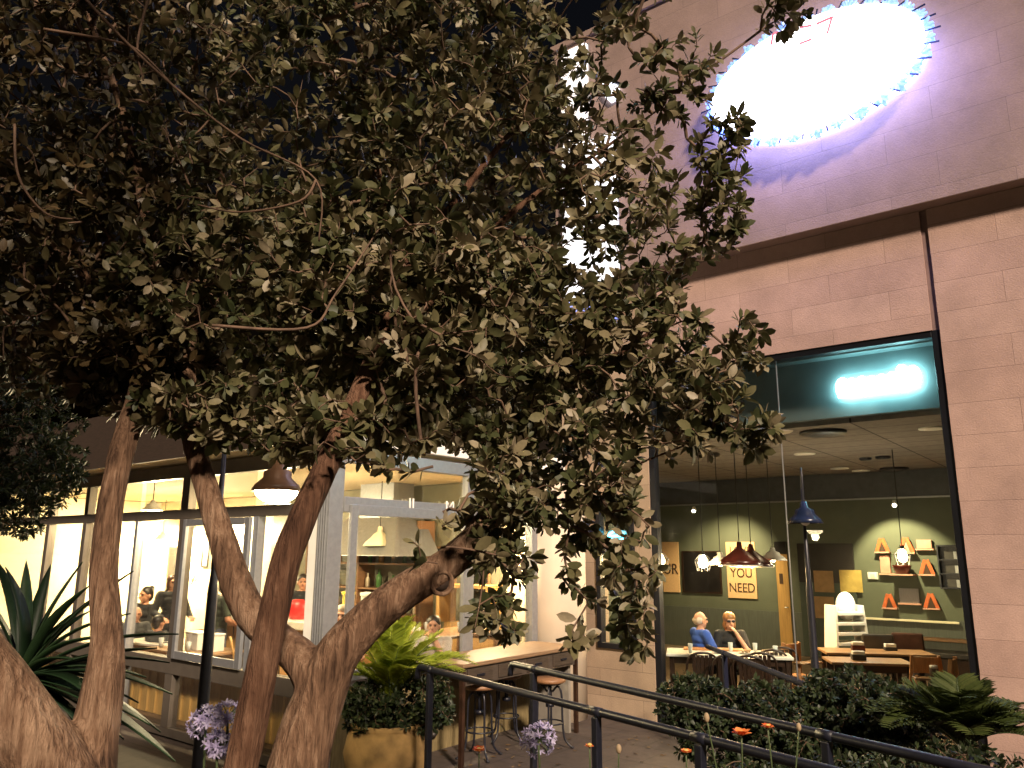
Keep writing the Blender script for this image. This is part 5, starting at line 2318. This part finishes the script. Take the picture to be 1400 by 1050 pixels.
tips = np.concatenate([
    ell(430, 200, 3.05, 270, 250, .75, 620),
    ell(640, 200, 2.95, 190, 240, .70, 560),
    ell(420, 420, 2.85, 280, 170, .65, 900),
    ell(620, 470, 2.75, 240, 160, .60, 900),
    ell(800, 170, 2.80, 130, 160, .45, 118),
    ell(850, 330, 2.75, 120, 150, .42, 150),
    ell(930, 110, 2.75, 55, 70, .25, 34),
    ell(985, 215, 2.7, 40, 60, .2, 30),
    ell(975, 300, 2.7, 42, 70, .25, 40),
    ell(850, 500, 2.70, 130, 130, .40, 190),
    ell(940, 560, 2.65, 75, 85, .30, 90),
    ell(1020, 480, 2.65, 24, 60, .12, 16),
    ell(1040, 600, 2.65, 34, 45, .15, 16),
    ell(760, 640, 2.60, 130, 90, .35, 135),
    ell(690, 700, 2.50, 60, 100, .22, 66),
    ell(830, 740, 2.60, 70, 90, .2, 42),
    ell(880, 840, 2.60, 34, 70, .15, 20),
    ell(790, 870, 2.55, 26, 14, .08, 5),
    ell(690, 845, 2.5, 35, 40, .10, 12),
    ell(500, 590, 2.45, 130, 45, .30, 90),
    ell(330, 565, 2.55, 150, 50, .30, 150),
    ell(420, 610, 2.5, 70, 26, .2, 34),
    ell(540, -60, 2.6, 500, 100, .9, 380),
    ell(1085, 10, 2.7, 45, 30, .15, 20)])
nl = make_crown(mt, sk_main, tips, M['leaf'], M['twig'], .057, 9, 5, .255)
# big close leaves hanging in front of the sawn limb
sp0 = [np.array(v) for v in catmull([P(575, 600, 2.2), P(600, 660, 2.15), P(606, 720, 2.12), P(598, 770, 2.12)], [1]*4, 6)[0]]
tp = np.concatenate([ell(575, 752, 2.08, 26, 22, .03, 3), ell(625, 705, 2.1, 20, 22, .03, 3), ell(530, 640, 2.15, 40, 18, .05, 5), ell(470, 620, 2.1, 50, 20, .06, 5), ell(680, 640, 2.15, 50, 40, .08, 10), ell(665, 810, 2.2, 24, 60, .06, 5), ell(540, 300, 2.05, 90, 50, .12, 8), ell(640, 480, 2.1, 120, 60, .15, 14)])
make_crown(mt, np.array(sp0+s4[:12]+s3[-30:-12]), tp, M['leaf'], M['twig'], .056, 7, 8, .25)

# ---- left tree
lt_base = P(110, 1330, 2.25)
lt = thing('broadleaf_tree', 'brown-trunked tree dividing into two limbs at the lower left corner', 'tree', (lt_base.x, lt_base.y, bed_z(lt_base.x, lt_base.y)))
b = MB()
l1 = limb(b, [(125, 1420, 2.3, .14), (118, 1170, 2.3, .118), (80, 1070, 2.26, .100), (24, 985, 2.2, .092), (-46, 890, 2.15, .086), (-140, 770, 2.1, .08), (-260, 560, 2.1, .07), (-300, 300, 2.2, .05), (-260, 80, 2.4, .035)])
l2 = limb(b, [(115, 1100, 2.32, .085), (128, 1010, 2.35, .066), (142, 930, 2.36, .056), (146, 870, 2.37, .044), (142, 790, 2.38, .040), (149, 710, 2.4, .039), (166, 620, 2.43, .040), (192, 530, 2.5, .036), (212, 430, 2.6, .030), (200, 300, 2.75, .024), (170, 160, 2.9, .018), (120, 20, 3.0, .012)])
l3 = limb(b, [(205, 460, 2.57, .02), (120, 380, 2.7, .016), (40, 300, 2.8, .012), (-40, 200, 2.9, .008)])
me = remeshed(b, .010, 4, 'trunk')
wob(me, .004, 9, 7)
me.transform(Matrix.Translation(-lt.location))
link('trunk', me, M['bark'], lt, True, fixn=False)
ov = lambda c_, r_, n_: np.array(c_)+norm(nr.normal(size=(n_, 3)))*(nr.random((n_, 1))**(1/3))*np.array(r_)
tips = np.concatenate([
    ell(120, 130, 3.0, 260, 240, .75, 620),
    ell(120, 380, 2.95, 230, 180, .70, 850),
    ell(200, 500, 2.8, 120, 70, .40, 420),
    ell(170, 480, 2.45, 90, 50, .16, 60),
    ell(230, 560, 2.6, 100, 30, .2, 50),
    ell(-150, 200, 2.8, 150, 300, .7, 200),
    ell(60, -60, 2.8, 260, 100, .8, 200),
    ov((-1.25, .55, 4.6), (1.25, 1.2, .7), 640)])  # unseen overhead foliage, placed to shade the left crown
make_crown(lt, np.array(l1[-14:]+l2[-34:]+l3), tips, M['leaf_shaded'], M['twig'], .057, 9, 15, .25)
# long bare twigs crossing the upper left
for pts in ([(100, -20, 1.9), (165, 50, 1.92), (240, 120, 1.95), (330, 190, 2.0), (432, 246, 2.1), (436, 330, 2.15)],
            [(60, 40, 1.9), (150, 55, 1.92), (190, 70, 1.94), (235, 115, 1.95)],
            [(205, -10, 1.95), (188, 60, 1.94), (196, 110, 1.95)],
            [(432, 246, 2.1), (410, 275, 2.1), (330, 290, 2.12), (270, 280, 2.15)],
            [(290, 445, 1.95), (420, 448, 2.0), (460, 400, 2.05), (520, 310, 2.1)],
            [(20, 170, 2.0), (25, 240, 2.0), (60, 290, 2.05), (100, 300, 2.1)]):
    p_, r_ = catmull([P(*q_) for q_ in pts], list(np.linspace(.0045, .0025, len(pts))), 6)
    b = MB()
    b.tube(p_, r_, 6)
    b.build('bare_twig', M['twig'], lt, True, off=lt.location)

# ---- dark leafy shrub at the far left
sb_ = P(20, 900, 4.6)
sh = thing('dense_shrub', 'dark small-leaved evergreen shrub at the left edge in front of the cafe', 'shrub', (sb_.x-.6, sb_.y, bed_z(sb_.x-.6, sb_.y)))
stx = [np.array(v) for v in catmull([sh.location, sh.location+Vector((.1, 0, .7)), P(-20, 720, 4.6), P(-10, 620, 4.6), P(0, 520, 4.6)], [1]*5, 6)[0]]
b = MB()
b.tube([Vector(v) for v in stx], [.05-.0014*k for k in range(len(stx))], 8)
b.build('trunk', M['bark_red'], sh, True, off=sh.location)
tips = np.concatenate([ell(10, 600, 4.6, 95, 110, .5, 520), ell(60, 650, 4.5, 50, 50, .3, 160), ell(-60, 480, 4.6, 130, 160, .6, 300), ell(20, 700, 4.5, 40, 40, .25, 90)])
make_crown(sh, np.array(stx), tips, M['hedge'], M['twig'], .045, 13, 21, .16)


# ---- sword-leaved plant
def blade(n=7, w=.5):
    return None


def sword_plant(label, base, specs, m):
    t = thing('sword_plant', label, 'plant', base)
    V, T, tn = [], [], []
    for tip, w_, sag in specs:
        tip = Vector(tip)-base
        L_ = tip.length
        d = tip.normalized()
        s_ = d.cross(Vector((0, 0, 1)))
        if s_.length < .1:
            s_ = Vector((1, 0, 0))
        s_.normalize()
        up_ = s_.cross(d)
        n_ = 9
        tv = rnd.random()
        b0 = len(V)
        for k in range(n_+1):
            u = k/n_
            c_ = tip*u+up_*(math.sin(math.pi*u)*sag*L_)
            hw_ = w_*(.55+.45*math.sin(min(1, u*1.6)*math.pi/2))*(1-u**3.2)
            V += [c_-s_*hw_+up_*hw_*.35, c_, c_+s_*hw_+up_*hw_*.35]
            V += [c_-s_*hw_*.98+up_*(hw_*.35-.004), c_+up_*-.006, c_+s_*hw_*.98+up_*(hw_*.35-.004)]
            tn += [tv*.8+.2*rnd.random()]*6
        for k in range(n_):
            i, j = b0+6*k, b0+6*k+6
            T += [(i, i+1, j+1, j), (i+1, i+2, j+2, j+1), (i+4, i+3, j+3, j+4), (i+5, i+4, j+4, j+5), (i+3, i, j, j+3), (i+2, i+5, j+5, j+2)]
    tri_mesh('leaves', np.array([tuple(v) for v in V]), np.array(T), m, t, tn, True)
    b = MB()
    b.tube([(0, 0, -.5), (0, 0, -.1), (0, 0, .06)], [.07, .06, .03], 10)
    b.build('stem', M['bark_red'], t, True)
    return t


yb = P(28, 925, 3.4)
sp = []
for tx, ty, dy in ((112, 768, .1), (122, 800, -.1), (244, 866, .05), (182, 780, .2), (122, 835, .3), (236, 948, -.15), (232, 905, .3), (205, 990, -.2), (240, 1040, -.25), (220, 1000, .2), (8, 775, .05), (36, 765, .15), (-50, 790, -.1), (-80, 850, .1),
                   (70, 770, .2), (-80, 940, -.1), (-40, 1020, -.2), (70, 1040, -.2), (140, 965, -.2), (90, 850, .0), (165, 905, .35), (-40, 850, .3), (150, 870, .0), (200, 925, .1), (110, 1000, .3), (25, 800, .1), (178, 838, .1), (150, 940, .2), (190, 960, .3), (60, 820, .3), (170, 1010, .1), (130, 820, .2), (215, 885, .2), (100, 900, -.1), (140, 1030, .0), (-10, 760, .3)):
    sp.append((P(tx, ty, 3.4+dy), rnd.uniform(.028, .040), rnd.uniform(.03, .12)))
sword_plant('dark green sword-leaved plant behind the lower left trunk', yb, sp, M['yucca'])

# ---- potted shrub
pc = P(530, 1030, 7.5)
pc = Vector((pc.x, pc.y, max(0, bed_z(pc.x, pc.y))))
pz = P(530, 985, 7.5).z
t = thing('clay_pot', 'large round terracotta pot under the yellow-green fern', 'pot', pc)
b = MB()
hz = pz-pc.z
b.lathe([(.001, 0), (.24, 0), (.36, hz*.35), (.40, hz*.62), (.36, hz*.88), (.33, hz*.94), (.36, hz), (.31, hz+.002), (.30, hz*.9), (.001, hz*.88)], n=36)
b.build('body', M['terracotta'], t, True)
b = MB()
b.lathe([(.001, hz*.885), (.295, hz*.885), (.29, hz*.92), (.001, hz*.93)], n=24)
b.build('soil', M['soil'], t, True)
pt = thing('potted_fern', 'bright yellow-green fern above a dark bushy mass in the terracotta pot', 'plant', (pc.x, pc.y, pz))
st0 = [np.array((pc.x, pc.y, pz-.05+.06*k)) for k in range(9)]
tips = np.concatenate([ell(540, 965, 7.5, 70, 40, .36, 300), ell(500, 975, 7.4, 30, 30, .25, 70), ell(590, 960, 7.4, 30, 42, .25, 70)])
make_crown(pt, np.array(st0), tips, M['hedge'], M['twig'], .07, 10, 31, .22)


def frond_plant(parent, base, specs, m, n_leaf=26, lw=.11, seed=1, wire=.006):
    """pinnate fronds: a bent midrib with two rows of narrow leaflets"""
    rg = np.random.default_rng(seed)
    pos, dr, nm, sz, tn = [], [], [], [], []
    b = MB()
    for tip, arch, ll in specs:
        d = Vector(tip)-base
        L_ = d.length
        pts = []
        for k in range(n_leaf+1):
            u = k/n_leaf
            pts.append(base+d*u+Vector((0, 0, math.sin(math.pi*u)*arch*L_)))
        b.tube([q_-parent.location for q_ in pts[::2]], [wire*(1-.8*k/len(pts[::2])) for k in range(len(pts[::2]))], 5)
        t0 = rg.random()
        for k in range(3, n_leaf+1):
            u = k/n_leaf
            f = (pts[k]-pts[k-1]).normalized()
            s_ = f.cross(Vector((0, 0, 1)))
            if s_.length < .1:
                s_ = Vector((1, 0, 0))
            s_.normalize()
            up_ = s_.cross(f)
            for sg_ in (-1, 1):
                dv = s_*sg_*.85+f*.55+up_*(.35+rg.uniform(-.1, .1))
                pos.append(tuple(pts[k]))
                dr.append(tuple(dv))
                nm.append(tuple(up_+s_*sg_*-.4))
                sz.append(ll*math.sin(math.pi*(.12+.80*u))**.7*rg.uniform(.85, 1.1))
                tn.append(min(1, .6*t0+.4*rg.random()))
    b.build('midribs', M['stem'], parent, True)
    V, T = scatter(leaf_tris(lw, .03, .15), np.array(pos), np.array(dr), np.array(nm), np.array(sz))
    tri_mesh('fronds', V, T, m, parent, np.repeat(tn, 11), True, off=parent.location)


fb0 = Vector((pc.x, pc.y, pz+.15))
sp = []
for tx, ty, dy in ((500, 890, -.2), (520, 868, 0), (545, 856, .1), (562, 852, -.1), (580, 872, .15), (535, 862, -.2), (570, 860, .25), (495, 915, -.35), (512, 878, -.3), (598, 880, -.25), (618, 915, -.35), (640, 905, -.1), (550, 890, -.4), (475, 915, 0), (588, 915, -.4), (530, 920, -.4), (605, 870, .1), (565, 920, -.42), (490, 885, .2), (612, 905, 0), (630, 925, -.2), (600, 895, .3), (530, 890, .3), (485, 930, -.1), (650, 915, .1), (555, 880, .35), (575, 905, -.35), (540, 910, -.35), (510, 925, .3), (625, 900, .25)):
    sp.append((P(tx, ty-6, 7.5+dy), rnd.uniform(.10, .25), .17))
frond_plant(pt, fb0, sp, M['fern'], 34, .075, 4)

# ---- hedge mounds and spiky palm at the right
for lab, cx, blobs in (('low dark hedge bush left of the couple\'s table, behind the railing', 960, ((950, 965, 6.3, 50, 38, .4, 300), (985, 1000, 6.2, 70, 42, .4, 300))),
                       ('dark hedge bush in the middle below the dark chairs', 1060, ((1055, 978, 6.1, 62, 42, .45, 420), (1080, 1030, 5.9, 80, 42, .4, 260))),
                       ('taller dark hedge bush below the wooden tables', 1180, ((1165, 965, 6.0, 62, 48, .45, 460), (1225, 985, 5.9, 42, 42, .4, 240), (1190, 1030, 5.8, 80, 36, .4, 240)))):
    q = P(cx, 1040, 6.1)
    q.z = max(0, bed_z(q.x, q.y))
    t = thing('hedge_bush', lab, 'bush', q, 0, 'hedge bushes below the tall window')
    top = P(cx, 965, 6.1)
    st0 = [np.array(q.lerp(top, k/10)) for k in range(11)]
    b = MB()
    b.tube([Vector(v) for v in st0], [.03-.002*k for k in range(11)], 7)
    b.build('stem', M['bark_red'], t, True, off=t.location)
    make_crown(t, np.array(st0), np.concatenate([ell(*bb) for bb in blobs]), M['hedge'], M['twig'], .055, 11, cx, .24)
q = P(1318, 1022, 5.0)
t = thing('spiky_palm', 'dark feathery palm with arching fronds at the lower right', 'palm', (q.x, q.y, max(0, bed_z(q.x, q.y))))
sp = []
for k in range(40):
    a = k*2.39996
    e_ = rnd.uniform(.25, 1.3)
    r_ = rnd.uniform(.36, .58)
    sp.append((q+Vector((math.cos(a)*math.cos(e_)*r_, math.sin(a)*math.cos(e_)*r_, math.sin(e_)*r_*.75)), rnd.uniform(.10, .22), .17))
frond_plant(t, q, sp, M['palm'], 26, .07, 9)
b = MB()
b.tube([t.location, t.location+Vector((0, 0, .2)), q], [.10, .085, .06], 12)
b.build('trunk', M['bark_red'], t, True, off=t.location)
# wild low plants filling the bed in front of the railings
q = P(1250, 1090, 4.6)
t = thing('low_bush', 'low dark bush at the bottom edge under the long handrail', 'bush', (q.x, q.y, bed_z(q.x, q.y)))
st0 = [np.array((q.x, q.y, t.location.z+.04*k)) for k in range(8)]
b = MB()
b.tube([Vector(v) for v in st0], [.02]*8, 6)
b.build('stem', M['bark_red'], t, True, off=t.location)
make_crown(t, np.array(st0), np.concatenate([ell(1180, 1075, 4.6, 130, 36, .4, 260), ell(1330, 1060, 4.5, 80, 40, .4, 160), ell(1040, 1075, 4.7, 90, 28, .35, 150)]), M['hedge'], M['twig'], .05, 10, 77, .22)


# ---- fallen leaves on the terrace and bed
n_ = 420
fx_, fy_ = nr.uniform(-2.5, 3.2, n_), nr.uniform(4.5, 10.0, n_)
keep = [(x_, y_) for x_, y_ in zip(fx_, fy_) if toL(Vector((x_, y_, 0))).y < -.1 and not (toL(Vector((x_, y_, 0))).x < -4.9)]
ps = np.array([(x_, y_, max(.004, bed_z(x_, y_)+.024)+.004) for x_, y_ in keep])
dv = nr.normal(size=(len(ps), 3))*np.array([1, 1, .08])
nv = np.array([[0, 0, 1.]])+nr.normal(size=(len(ps), 3))*.15
V, T = scatter(leaf_tris(.22, .06, .02), ps, dv, nv, nr.uniform(.04, .075, len(ps)))
tag(tri_mesh('fallen_leaves', V, T, leaf_mat('dry_leaf', ((0, (.05, .03, .015)), (.6, (.11, .065, .03)), (1, (.20, .14, .07))), .7, .1), None, np.repeat(nr.random(len(ps)), 11), True), 'dry fallen leaves scattered over the paved terrace and bed', 'fallen leaves', kind='stuff')

# ---- flowers
def umbel(label, px, py, yd, r, group):
    p_ = P(px, py, yd)
    gz = bed_z(p_.x, p_.y)
    t = thing('lilac_flower', label, 'flower', (p_.x, p_.y, gz), 0, group)
    b = MB()
    b.tube(catmull([(0.03, 0.02, 0), (.02, 0, (p_.z-gz)*.5), (0, 0, p_.z-gz-.02)], [.006, .005, .005], 5)[0], .005, 6)
    hub = Vector((0, 0, p_.z-gz-.02))
    pos, dr, nm, sz, tn = [], [], [], [], []
    for k in range(46):
        u = Vector((rnd.gauss(0, 1), rnd.gauss(0, 1), rnd.gauss(.35, .9))).normalized()
        e_ = hub+u*r*rnd.uniform(.65, 1)
        b.tube([hub, hub.lerp(e_, .5)+Vector((0, 0, .004)), e_], .0014, 4)
        s_ = u.cross(Vector((.3, .5, .8))).normalized()
        w_ = u.cross(s_)
        tv = rnd.random()
        for q_ in range(6):
            an = q_*math.pi/3
            dv = u*.55+(s_*math.cos(an)+w_*math.sin(an))*.8
            pos.append(tuple(e_))
            dr.append(tuple(dv))
            nm.append(tuple(u-(s_*math.cos(an)+w_*math.sin(an))*.4))
            sz.append(.026*rnd.uniform(.8, 1.15))
            tn.append(min(1, tv*.6+rnd.random()*.4))
    b.build('stem', M['stem'], t, True)
    V, T = scatter(leaf_tris(.17, .02, .12), np.array(pos), np.array(dr), np.array(nm), np.array(sz))
    tri_mesh('petals', V, T, M['petal_blue'], t, np.repeat(tn, 11), True)
    return t


ug = 'lilac flower heads in the planting bed'
umbel('lilac flower head in front of the lamp post base', 282, 982, 3.4, .066, ug)
umbel('lilac flower head between the lamp post and the middle trunk', 312, 975, 3.3, .060, ug)
umbel('small faded lilac flower head lowest beside the middle trunk', 298, 1012, 3.3, .05, ug)
umbel('lilac flower head in front of the bar stools', 736, 1005, 3.7, .075, ug)


def poppy(label, px, py, yd, r, foot, group, bud=False):
    p_ = P(px, py, yd)
    f_ = P(foot[0], foot[1], yd)
    gz = bed_z(f_.x, f_.y)
    t = thing('orange_flower' if not bud else 'flower_bud', label, 'flower', (f_.x, f_.y, gz), 0, group)
    hub = p_-t.location
    b = MB()
    b.tube(catmull([(0, 0, 0), (hub.x*.3, hub.y*.3, hub.z*.5), tuple(hub)], [.004, .0035, .003], 6)[0], .0035, 6)
    b.build('stem', M['stem'], t, True)
    if bud:
        b = MB()
        b.ball(hub, (r*.8, r*.8, r*1.3), 10, 8)
        b.build('bud', mat('pale_seed_head', (.30, .22, .13), .7), t, True)
        return t
    pos, dr, nm, sz, tn = [], [], [], [], []
    for ring_ in range(2):
        for k in range(7):
            an = k*2*math.pi/7+ring_*.4
            s_ = Vector((math.cos(an), math.sin(an), 0))
            pos.append(tuple(hub))
            dr.append(tuple(s_+Vector((0, 0, .75-.35*ring_))))
            nm.append(tuple(Vector((0, 0, 1))-s_*.7))
            sz.append(r*rnd.uniform(.9, 1.15))
            tn.append(rnd.random())
    V, T = scatter(leaf_tris(.36, .10, .05), np.array(pos), np.array(dr), np.array(nm), np.array(sz))
    tri_mesh('petals', V, T, M['petal_orange'], t, np.repeat(tn, 11), True)
    b = MB()
    b.ball(hub+Vector((0, 0, .010)), (.012, .012, .010), 10, 7)
    b.build('centre', M['paper'], t, True)
    return t


og = 'orange flowers on thin stems'
poppy('bright orange open flower in front of the hedge between the handrails', 1014, 1006, 3.6, .045, (1012, 1100), og)
poppy('pale orange half-open flower right of the bright orange one', 1050, 996, 3.7, .030, (1065, 1100), og)
poppy('small orange flower at the foot of the bar stools', 655, 1028, 3.8, .034, (655, 1120), og)
poppy('faded orange flower low on the left of the hedge', 938, 1030, 3.7, .030, (940, 1110), og)
poppy('tiny orange flower beside the second railing post', 806, 1022, 3.8, .022, (810, 1120), og)
poppy('pale seed head on a leaning stem left of the orange flower', 966, 981, 3.6, .016, (1005, 1100), 'seed heads on thin stems', True)
poppy('pale seed head on a stem leaning right, over the hedge', 1092, 994, 3.7, .014, (1070, 1100), 'seed heads on thin stems', True)
poppy('round seed head low in front of the paved terrace', 846, 1024, 3.7, .016, (840, 1110), 'seed heads on thin stems', True)


# ------------------------------------------------------------------ render settings
S.render.engine = 'CYCLES'
c = S.cycles
c.use_denoising = True
try:
    c.denoiser = 'OPENIMAGEDENOISE'
except Exception:
    pass
c.max_bounces = 6
c.diffuse_bounces = 3
c.glossy_bounces = 2
c.transmission_bounces = 2
c.transparent_max_bounces = 16
c.caustics_reflective = False
c.caustics_refractive = False
c.sample_clamp_indirect = 6
S.view_settings.view_transform = 'Standard'
S.view_settings.look = 'None'
S.view_settings.exposure = 1.7
S.view_settings.gamma = 1.0
S.view_settings.use_curve_mapping = False
